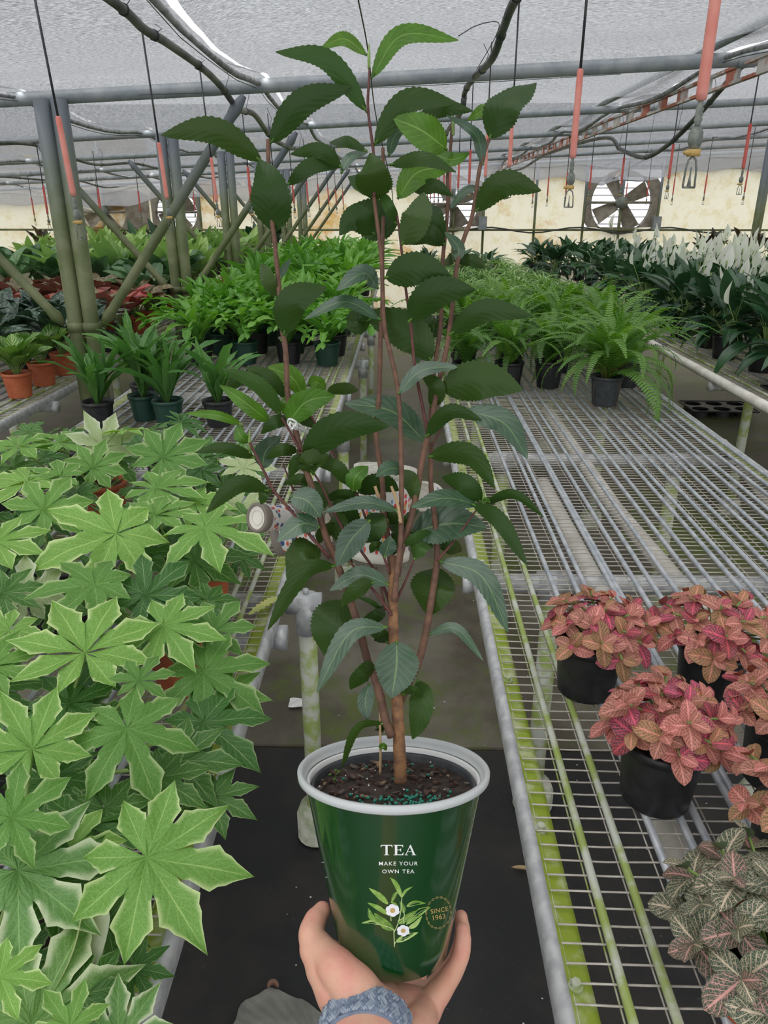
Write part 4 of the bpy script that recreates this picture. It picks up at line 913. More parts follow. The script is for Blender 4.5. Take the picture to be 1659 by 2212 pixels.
# far left bench: rows of mixed plants
def llrow(y, x0, dx, n, name, what, grp, key, meshes, nl, pm, sc, det, pr=.062, ph=.11, seed=0, **kw):
    for i in range(n):
        x = x0 - dx * i
        plant(name, '%s, %s from the front edge of the far left bench' % (what, ORD[i]), grp, (x + R.uniform(-.02, .02), y + R.uniform(-.03, .03), fz), key, meshes, nl, pr, ph, pm, det, seed + i, sc, **kw)
for i, (x, y) in enumerate(((-1.70, 3.22), (-1.70, 3.46), (-1.70, 3.70), (-1.70, 3.96))):
    g = [VARI, VARI, SILV, SILV][i]
    plant(['yellow_streaked_plant', 'yellow_streaked_plant', 'silver_leaf_plant', 'silver_leaf_plant'][i], ['yellow streaked plant in the leftmost orange pot by the bench edge', 'yellow streaked plant in the second orange pot from the left', 'dark silvery plant in the third orange pot from the left', 'dark silvery plant in the orange pot nearest the first posts'][i], 'potted plants along the edge of the far left bench', (x, y, fz), 'e', g, 22, .062, .11, 'terracotta', True, 500 + i, 1.0 if i < 2 else 1.15, core=.35)
k = 0
for r_i, y in enumerate((3.4, 3.75, 4.1)):
    for c_i in range(4):
        plant('silver_leaf_plant', 'dark green silver marked plant, %s from the edge in the %s silver row' % (ORD[c_i], ORD[r_i]), 'dark silver marked plants on the far left bench', (-1.95 - c_i * .25, y, fz), 'sv', SILV, 26, .062, .11, 'black_plastic', y < 3.8 and c_i < 3, 520 + k, 1.25, core=.35); k += 1
for i, (x, y, g, l, nm, dt) in enumerate(((-1.74, 4.35, BRON, 'bronze patterned plant in a black pot right of the first posts', 'bronze_leaf_plant', True), (-1.74, 4.68, REDA, 'bright pink and green aglaonema in a black pot between the first and second posts', 'pink_aglaonema', True), (-1.76, 5.0, BRON, 'bronze green plant in an orange pot left of the second posts', 'bronze_leaf_plant', True), (-1.78, 5.3, MIXD, 'grey green plant in an orange pot at the second posts', 'grey_green_plant', True), (-2.0, 4.8, REDA, 'pink aglaonema behind the bright one', 'pink_aglaonema', True), (-2.02, 5.12, BRON, 'dark bronze plant behind the orange pot', 'bronze_leaf_plant', True))):
    plant(nm, l, 'pink and bronze plants on the far left bench', (x, y, fz), 'x%d' % i, g, 26, .062, .11, 'terracotta' if 'orange' in l else 'black_plastic', dt, 560 + i, 1.25 if i != 1 else 1.4, core=.4)
for r_i, (y, g, nm, what) in enumerate(((4.5, REDA, 'pink_aglaonema', 'pink and green aglaonema behind the left silver rows'), (4.85, BRON, 'bronze_leaf_plant', 'bronze patterned plant in the row behind the aglaonemas'), (5.25, BRON, 'bronze_leaf_plant', 'brown patterned plant in the next row back'), (5.7, MIXD, 'grey_green_plant', 'grey green plant in the first mixed row'), (6.2, MIXD, 'grey_green_plant', 'grey green plant in the second mixed row'), (6.8, MIXD, 'grey_green_plant', 'grey green plant in the third mixed row'))):
    for c_i in range(5):
        plant(nm, '%s, %s from the posts' % (what, ORD[c_i]), 'mixed foliage rows on the far left bench', (-2.1 - c_i * .3 if r_i < 3 else -1.85 - c_i * .36, y + R.uniform(-.05, .05), fz), 'm%d' % r_i, g, 26, .07, .12, 'black_plastic', False, c_i, 1.3 if r_i < 3 else 1.5, core=.4)
for r_i, y in enumerate((5.9, 6.5, 7.1, 7.8, 8.6)):
    for c_i in range(3 if r_i < 2 else 5):
        plant('cream_dieffenbachia', 'tall lime and cream dieffenbachia, %s from the posts, %s row' % (ORD[c_i], ORD[r_i]), 'lime and cream dieffenbachias beyond the second posts', (-1.75 - c_i * .4 - (.0 if r_i < 2 else 0), y, fz), 'df', DIEF, 26, .085, .15, 'terracotta' if c_i == 0 else 'black_plastic', False, c_i + r_i, 1.15, core=.4)
for r_i, y in enumerate((9.6, 10.4)):
    for c_i in range(4):
        plant('dark_bush', 'dark bushy plant by the end wall, %s from the aisle, %s end row' % (ORD[c_i], ORD[r_i]), 'dark plants before the end wall', (-1.75 - c_i * .5, y, fz), 'dk', LILY, 24, .1, .15, 'black_plastic', False, c_i, 1.2, core=.4)
for c_i in range(6):
    plant('dark_bush', 'low dark green plant on the right bench end, %s from the aisle' % ORD[c_i], 'low dark plants at the end of the right bench', (.3 + (c_i % 3) * .35, 9.3 - .001 * c_i if c_i < 3 else 8.9, fz), 'de', LILY, 20, .1, .13, 'black_plastic', False, c_i, .62, core=.4)
for c_i in range(8):
    plant('dark_cordyline', 'dark purple spiky plant at the back of the far left bench, %s from the right' % ORD[c_i], 'dark purple spiky plants at the back', (-2.1 - c_i * .4, 10.6, fz), 'cd', RUB, 20, .1, .15, 'black_plastic', False, c_i, 1.35, core=.9)

# ================================================================== THE TEA PLANT, HELD UP
D0 = .66
AX = (UP * cos(radians(1.6)) - FW * sin(radians(1.6))).normalized()      # pot axis
RIMC = at(850, 1655, D0)
PH = .167
BASE = RIMC - AX * PH
RB, RTp = .0478, .0785
PX = RT.copy(); PY = AX.cross(PX).normalized()            # PY points away from the viewer
PM = Matrix((PX, PY, AX)).transposed()                    # local axes of the pot
tea = thing('potted_tea_plant', 'tall leafy tea plant in a glossy green pot held up by a hand', 'plant', BASE)
def prad(z): return RB + (RTp - RB) * z / (PH - .007)
LM = PM.to_4x4()
def tpart(nm, mb, mats, smooth=True, parent=tea, label=None):
    o = part(nm, mb, mats, parent, smooth)
    if label: o['label'] = label
    return o
gm, nt, b = newmat('glossy_green_sleeve'); b.inputs['Base Color'].default_value = (.001, .045, .006, 1); b.inputs['Roughness'].default_value = .16; b.inputs['Coat Weight'].default_value = .6; b.inputs['Coat Roughness'].default_value = .08
gtc = N(nt, 'ShaderNodeTexCoord'); gmp = N(nt, 'ShaderNodeMapping'); gmp.inputs['Scale'].default_value = (60, 60, 4); nt.links.new(gtc.outputs['Object'], gmp.inputs[0]); gn = noise_(nt, 1, 3, gmp.outputs[0]); bump(nt, b, gn, .05, .001)
setin(nt, b.inputs['Roughness'], math_(nt, 'MULTIPLY_ADD', gn, .12, .12))
mb = MB(); mb.lathe([(0, .001), (RB - .004, 0), (RB, .003)] + [(prad(z), z) for z in (.02, .06, .10,   .14, PH - .0095)], 96, M3=LM); sleeve = tpart('pot_sleeve', mb, gm)
rimm, nt, b = newmat('milky_plastic_rim'); b.inputs['Base Color'].default_value = (.55, .57, .57, 1); b.inputs['Roughness'].default_value = .28; b.inputs['Subsurface Weight'].default_value = .3; b.inputs['Subsurface Radius'].default_value = (.01, .01, .01)
R1 = .0848
mb = MB(); mb.lathe([(RTp - .001, PH - .0085), (R1 - .0035, PH - .0085), (R1, PH - .0065), (R1 + .0004, PH - .0018), (R1 - .0012, PH), (R1 - .0040, PH - .0004), (R1 - .0052, PH - .004), (R1 - .0062, PH - .0095), (R1 - .0075, PH - .0105)], 96, M3=LM); tpart('rim', mb, rimm)
mb = MB(); mb.lathe([(R1 - .0074, PH - .0104), (R1 - .0095, PH - .0085), (R1 - .0105, PH - .010), (R1 - .0112, PH - .016), (R1 - .0125, PH - .03)], 96, M3=LM); tpart('inner_rim', mb, M['white_plastic'])
mb = MB(); mb.lathe([(R1 - .0122, PH - .014), (R1 - .0132, PH - .0125), (R1 - .0145, PH - .015), (R1 - .016, PH - .05)], 72, M3=LM); tpart('nursery_liner', mb, M['grey_plastic'])
# soil with bark chips and fertiliser prills
ZS = PH - .021
mb = MB(); rows = []
for i in range(15):
    r_ = (R1 - .0145) * i / 14; row = []
    for j in range(49):
        a = 2 * pi * (j % 48) / 48; h = ZS + .0022 * noise.noise(V((r_ * cos(a) * 110, r_ * sin(a) * 110, 1))) + .0012 * noise.noise(V((r_ * cos(a) * 300, r_ * sin(a) * 300, 1)))
        row.append(PM @ V((r_ * cos(a), r_ * sin(a), h)))
    rows.append(row)
mb.grid(rows); tpart('soil', mb, M['soil'])
chipm = [simple('bark_chip_brown', (.09, .045, .03), (.03, .018, .013), .9, 0, 150), simple('bark_chip_grey', (.14, .11, .09), (.05, .04, .033), .9, 0, 150), simple('wood_chip_pale', (.3, .2, .12), (.18, .12, .07), .85, 0, 150)]
for i in range(230):
    a = R.uniform(0, 2 * pi); rr = (R1 - .018) * sqrt(R.random()); L_ = R.uniform(.003, .010) if i % 9 else R.uniform(.008, .014); w_ = L_ * R.uniform(.25, .55); mb = MB()
    Rm = Matrix.Rotation(R.uniform(0, 6.28), 3, 'Z') @ Matrix.Rotation(R.uniform(-.4, .4), 3, 'X') @ Matrix.Rotation(R.uniform(-.4, .4), 3, 'Y')
    vs = [Rm @ V((x * L_ / 2 * R.uniform(.7, 1), y * w_ / 2 * R.uniform(.6, 1), z * .0009)) for z in (-1, 1) for x, y in ((-1, -.5), (-.3, -1), (.8, -.8), (1, .3), (.2, 1), (-.8, .7))]
    vs = [PM @ (p + V((rr * cos(a), rr * sin(a), ZS + .002))) for p in vs]
    mb.add(vs, [(5, 4, 3, 2, 1, 0), (6, 7, 8, 9, 10, 11)] + [(k, (k + 1) % 6, 6 + (k + 1) % 6, 6 + k) for k in range(6)]); tpart('bark_chip', mb, chipm[0 if i % 5 < 3 else (1 if i % 5 == 3 or i % 3 else 2)], False)
prm = simple('teal_fertiliser_prill', (.015, .22, .15), (.01, .14, .10), .35, 0, 100)
mb = MB(); mb.sphere((0, 0, 0), .0014, 10, 6); pm_ = mb.mesh('fertiliser_prill', prm)
for i in range(105):
    if i < 92: x = R.gauss(.006, .021); y = -R.uniform(.028, .062) + abs(x) * .25
    else: x = R.uniform(-.06, .06); y = R.uniform(-.03, .05)
    if x * x + y * y > (R1 - .0185) ** 2: continue
    link('fertiliser_prill', pm_, tea, PM @ V((x, y, ZS + .0036 + R.uniform(0, .0016)))).scale = (R.uniform(.8, 1.15),) * 3
mb = MB()
for i in range(22):
    a = R.uniform(0, 6.28); rr = .068 * sqrt(R.random()); mb.sphere(PM @ V((rr * cos(a), rr * sin(a), ZS + .0035)), R.uniform(.0005, .0009), 5, 4)
po = tpart('perlite', mb, M['white_plastic']); po['kind'] = 'stuff'

# print on the sleeve: flat shapes wrapped on the cone
def wrap(x, z, off=.0002):
    r_ = prad(z) + off; a = x / r_; return PM @ V((r_ * sin(a), -r_ * cos(a), z))
def px2(px, py):
    """photograph position -> (arc length, height) on the sleeve"""
    d = ray(px, py); o = PM.transposed() @ (CAM - BASE); dd = PM.transposed() @ d
    k = (RTp - RB) / (PH - .007)
    A = dd.x ** 2 + dd.y ** 2 - (k * dd.z) ** 2; Bq = 2 * (o.x * dd.x + o.y * dd.y - k * dd.z * (RB + k * o.z)); C_ = o.x ** 2 + o.y ** 2 - (RB + k * o.z) ** 2
    t = (-Bq - sqrt(max(0, Bq * Bq - 4 * A * C_))) / (2 * A); p = o + dd * t; return atan2(p.x, -p.y) * prad(p.z), p.z
pw = simple('white_print', (.85, .86, .84), rough=.35); pg = simple('gold_print', (.55, .38, .14), rough=.35)
def poly_print(nm, polys, mat, off=.0002, px=True, parent=None, label=None):
    """polys: list of outlines in photo px (convex or star-shaped fans), tessellated and wrapped"""
    from mathutils.geometry import tessellate_polygon
    mb = MB()
    for P in polys:
        Q = [px2(*p) if px else p for p in P]
        tri = tessellate_polygon([[V((q[0], q[1], 0)) for q in Q]]); mb.add([wrap(q[0], q[1], off) for q in Q], [tuple(t_) for t_ in tri])
    o = part(nm, mb, mat, parent or sleeve, False)
    if label: o['label'] = label
    return o
def text_print(body, cx, cy, size, spacing, mat, nm, bold=0, rot=0, wide=1.0):
    cu = bpy.data.curves.new(nm, 'FONT'); cu.body = body; cu.size = 1; cu.align_x = 'CENTER'; cu.align_y = 'CENTER'; cu.space_character = spacing; cu.offset = bold; cu.resolution_u = 3
    ob = bpy.data.objects.new(nm, cu); COL.objects.link(ob); dg = bpy.context.evaluated_depsgraph_get(); me = bpy.data.meshes.new_from_object(ob.evaluated_get(dg)); bpy.data.objects.remove(ob)
    mb = MB(); vs = []; c_, s_ = cos(rot), sin(rot)
    for v in me.vertices:
        x, y = v.co.x * size * wide, v.co.y * size; vs.append(wrap(*px2(cx + x * c_ - y * s_, cy - (x * s_ + y * c_)), .0003))
    mb.add(vs, [tuple(p.vertices) for p in me.polygons]); part(nm, mb, mat, sleeve, False)
# serif capitals T E A
def TE(x0, y0, x1, y1): return lambda P: [(x0 + (x1 - x0) * u, y1 + (y0 - y1) * v) for u, v in P]
t_ = TE(822, 1825, 848, 1847)
poly_print('letter', [t_([(.0, .78), (.03, 1), (.97, 1), (1, .78), (.96, .78), (.88, .93), (.59, .93), (.59, .07), (.72, .03), (.72, 0), (.28, 0), (.28, .03), (.41, .07), (.41, .93), (.12, .93), (.04, .78)])], pw)
t_ = TE(850, 1825, 872, 1847)
poly_print('letter', [t_([(0, 1), (.93, 1), (.95, .78), (.9, .78), (.8, .93), (.37, .93), (.37, .55), (.62, .55), (.7, .66), (.74, .66), (.74, .37), (.7, .37), (.62, .48), (.37, .48), (.37, .07), (.82, .07), (.94, .25), (.99, .25), (.95, 0), (0, 0), (0, .03), (.14, .07), (.14, .93), (0, .97)])], pw)
t_ = TE(874, 1825, 899, 1847)
poly_print('letter', [t_([(.47, 1), (.54, 1), (.90, .07), (1, .03), (1, 0), (.6, 0), (.6, .03), (.71, .07), (.63, .30), (.62, .36), (.455, .79)]), t_([(.47, 1), (.455, .79), (.27, .36), (.25, .30), (.15, .07), (.29, .03), (.29, 0), (0, 0), (0, .03), (.09, .07)]), t_([(.27, .36), (.62, .36), (.63, .30), (.25, .30)])], pw)
text_print('MAKE YOUR', 860, 1865.5, 11.6, 1.22, pw, 'lettering', .006, 0, 1.12)
text_print('OWN TEA', 860, 1882.5, 11.6, 1.22, pw, 'lettering', .006, 0, 1.12)
text_print('SINCE', 949, 1966, 13.5, 1.08, pg, 'lettering', .006, .17, 1.0)
text_print('1963', 947.5, 1981, 15, 1.04, pg, 'lettering', .006, .17, 1.0)
# chain ring of the badge
K = lambda x, y: (600 + x * .3014, 1700 + y * .3014)
cx_, cy_, rx_, ry_, rt = 1152, 900, 88, 112, .18
polys = []
for k in range(18):
    a0 = 2 * pi * (k + .06) / 18; a1 = 2 * pi * (k + .94) / 18; am = (a0 + a1) / 2
    def q(a, s): 
        x, y = rx_ * s * cos(a), ry_ * s * sin(a); return K(cx_ + x * cos(rt) - y * sin(rt), cy_ + x * sin(rt) + y * cos(rt))
    o_ = [q(a0, 1), q(am, 1.075), q(a1, 1), q(am, .925)]; i_ = [q(a0 + .05, 1), q(am, 1.045), q(a1 - .05, 1), q(am, .955)]
    for j in range(4): polys.append([o_[j], o_[(j + 1) % 4], i_[(j + 1) % 4], i_[j]])
poly_print('badge_ring', polys, pg)
# printed sprig
gA = simple('print_leaf_green', (.16, .33, .04), (.32, .5, .12), .3, 0, 160); gB = simple('print_leaf_dark', (.08, .2, .03), (.2, .36, .06), .3, 0, 160); gC = simple('print_leaf_light', (.33, .52, .13), (.45, .6, .2), .3, 0, 160); gS = simple('print_vein_light', (.5, .62, .28), rough=.35)
SPR = [((890, 795), (850, 700), (805, 645), 34, 'a'), ((890, 790), (915, 745), (968, 712), 20, 'a'), ((815, 825), (838, 775), (862, 745), 26, 'b'), ((792, 840), (730, 780), (652, 722), 40, 'a'), ((790, 915), (720, 865), (642, 828), 34, 'a'), ((905, 905), (895, 860), (875, 815), 34, 'b'), ((921, 855), (985, 830), (1060, 832), 34, 'a'),
       ((710, 968), (668, 925), (650, 865), 40, 'b'), ((735, 985), (670, 965), (598, 975), 24, 'c'), ((832, 1025), (760, 975), (690, 900), 62, 'b'), ((868, 980), (925, 935), (982, 885), 44, 'b'), ((920, 985), (1010, 900), (1095, 858), 50, 'a'), ((935, 1010), (985, 985), (1035, 922), 34, 'c'), ((843, 1110), (920, 1075), (1008, 1040), 42, 'c'), ((866, 870), (835, 835), (805, 822), 20, 'b')]
for bpt, mpt, tpt, w, tn in SPR:
    C3 = spline([V((*bpt, 0)), V((*mpt, 0)), V((*tpt, 0))], 13); lft = []; rgt = []
    for i, p in enumerate(C3):
        tg = (C3[min(i + 1, 12)] - C3[max(i - 1, 0)]).normalized(); s_ = V((-tg.y, tg.x, 0)); hw = w * .5 * (sin(pi * (i / 12) ** .8) ** .8 if 0 < i < 12 else 0) * (1 + .07 * (i % 2)); lft.append(p + s_ * hw); rgt.append(p - s_ * hw)
    lf = poly_print('printed_leaf', [[K(p.x, p.y) for p in lft + rgt[::-1][1:-1]]], {'a': gA, 'b': gB, 'c': gC}[tn], .00022)
    poly_print('printed_vein', [[K(p.x - 1.6, p.y) for p in C3[:11]] + [K(p.x + 1.6, p.y + 1) for p in C3[10::-1]]], gS, .00034, parent=sleeve)
def pstem(pts, w=3):
    C3 = spline([V((*p, 0)) for p in pts], 14); L_ = []; R_ = []
    for i, p in enumerate(C3):
        tg = (C3[min(i + 1, 13)] - C3[max(i - 1, 0)]).normalized(); s_ = V((-tg.y, tg.x, 0)) * w; L_.append(K(*(p + s_)[:2])); R_.append(K(*(p - s_)[:2]))
    return L_ + R_[::-1]
poly_print('printed_stem', [pstem(p) for p in (((836, 1145), (834, 1080), (832, 1020)), ((834, 1040), (860, 980), (880, 900), (890, 790)), ((832, 1020), (790, 1000), (735, 985), (700, 970)), ((812, 960), (810, 920)), ((860, 960), (905, 930), (900, 880)), ((843, 1110), (838, 1125)), ((905, 980), (900, 930)))], gS, .0003)
for fx, fy, fr in ((823, 882, 52), (899, 1027, 47)):
    for k in range(6):
        a = k * pi / 3 + .4; c0 = (fx + fr * .52 * cos(a), fy + fr * .46 * sin(a)); poly_print('printed_petal', [[K(c0[0] + fr * .48 * cos(b_) * (1 + .08 * sin(5 * b_)), c0[1] + fr * .44 * sin(b_)) for b_ in [2 * pi * j / 14 for j in range(14)]]], simple('white_petal_print', (.86, .87, .9), rough=.3) if k == 0 and fx < 850 else bpy.data.materials['white_petal_print'], .00045 + k * .00003)
    poly_print('printed_flower_eye', [[K(fx + fr * .34 * cos(2 * pi * j / 14) * (1 + .1 * (j % 2)), fy + fr * .34 * sin(2 * pi * j / 14)) for j in range(14)]], pg, .0007)
# marks of the side panel seen edge-on at the left
text_print('~ ~~', 692, 1862, 9, 1.0, pw, 'side_print'); text_print('~~ ~', 699, 1894, 9, 1.0, pw, 'side_print'); text_print('~~', 705, 1944, 9, 1.0, pw, 'side_print')

# ---- stems
def path3(pts, dd=0, n=None):
    """pts: (px,py[,depth offset])"""
    return spline([at(p[0], p[1], D0 + dd + (p[2] if len(p) > 2 else 0)) - BASE for p in pts], n or max(8, 5 * len(pts)))
def stem(pts, w0, w1, mat, dd=0, nm='stem', n=10):
    P = path3(pts, dd); k = len(P); mb = MB(); rs = []
    for i in range(k):
        t = i / (k - 1); rs.append((w0 * (1 - t) + w1 * t) * .5 * D0 / 1600 * (1 + .07 * sin(i * 2.7)))
    mb.tube(P, rs, n); return part(nm, mb, M[mat], tea)
stem([(865, 1690, .0), (864, 1650), (860, 1560), (857, 1500), (852, 1420), (849, 1330), (850, 1260), (852, 1200)], 29, 20, 'stemb', 0, 'trunk', 14)
stem([(846, 1592), (830, 1545), (821, 1503), (808, 1460), (795, 1431), (775, 1355), (757, 1300), (740, 1250), (722, 1200), (706, 1165), (688, 1105), (674, 1053), (656, 1001), (641, 941), (630, 895), (621, 850), (617, 760), (608, 700), (603, 628), (592, 510), (588, 480), (580, 347), (579, 302)], 19, 9, 'stemc', -.005, n=9)
stem([(852, 1300), (858, 1230), (864, 1180), (867, 1113), (867, 1001), (861, 854), (845, 770), (830, 700), (824, 564), (812, 460), (808, 425)], 13, 8, 'stemc', -.008)
stem([(808, 425), (808, 370), (806, 323), (795, 236), (797, 175), (798, 150)], 8, 5, 'stemp', -.008)
stem([(848, 1260), (842, 1200), (836, 1150), (830, 1113), (825, 1031), (812, 935), (819, 850), (822, 730), (826, 660), (826, 560), (828, 430), (827, 320)], 15, 8, 'stemc', .012)
stem([(858, 1245), (868, 1185), (885, 1130), (901, 1062), (913, 989), (925, 940), (933, 905), (949, 820), (961, 772), (973, 700), (988, 567), (1004, 510), (1021, 462), (1036, 365), (1050, 318), (1057, 300)], 15, 8, 'stemc', .0)
stem([(925, 945), (923, 929), (909, 860), (896, 790), (887, 700), (876, 620), (867, 537), (860, 480), (855, 453)], 8, 5, 'stemp', -.004)
stem([(928, 930), (935, 850), (940, 781), (952, 700), (956, 567), (965, 480), (968, 420), (967, 380), (973, 320), (977, 269)], 11, 7, 'stemc', .012)
stem([(862, 1520), (885, 1470), (905, 1427), (922, 1355), (939, 1250), (944, 1212), (943, 1161), (937, 1100), (931, 1047), (931, 956)], 19, 10, 'stemc', .01)
stem([(944, 1212), (975, 1175), (1005, 1135), (1030, 1100)], 6, 4, 'stemp', .0)
stem([(934, 962), (950, 930), (966, 905)], 5, 3, 'stemp', .0)
stem([(713, 1206), (671, 1158), (629, 1104), (593, 1062), (569, 1016), (545, 968), (539, 956)], 8, 5, 'stemp', -.012)
stem([(648, 975), (628, 935), (608, 902)], 6, 4, 'stemp', -.008)
stem([(790, 1120), (774, 1077), (745, 1020), (713, 971), (683, 917), (665, 887)], 6, 4, 'stemp', .015)
stem([(760, 1180), (716, 1095), (695, 1050), (674, 1016)], 7, 4, 'stemp', .0)
stem([(634, 1060), (611, 1001)], 5, 3, 'stemp', .01)
stem([(846, 1320), (834, 1280), (804, 1225), (771, 1177), (765, 1160)], 8, 5, 'stemp', .01)
stem([(846, 1330), (830, 1305), (790, 1255), (753, 1210)], 7, 5, 'stemp', -.006)
stem([(842, 1240), (825, 1190), (813, 1150), (808, 1130)], 6, 4, 'stemp', -.004)
stem([(856, 1298), (878, 1250), (895, 1207)], 6, 4, 'stemp', .0)
stem([(832, 1318), (825, 1280), (812, 1225)], 6, 4, 'stemp', .004)
stem([(828, 1108), (818, 1075), (810, 1050)], 8, 7, 'stempale', -.002, 'cut_twig')
stem([(866, 1130), (858, 1085), (845, 1050)], 8, 6, 'stempale', -.012, 'cut_twig')
stem([(821, 1672, .003), (822, 1620), (821, 1560), (822, 1510)], 6, 5, 'stempale', -.005, 'young_shoot')
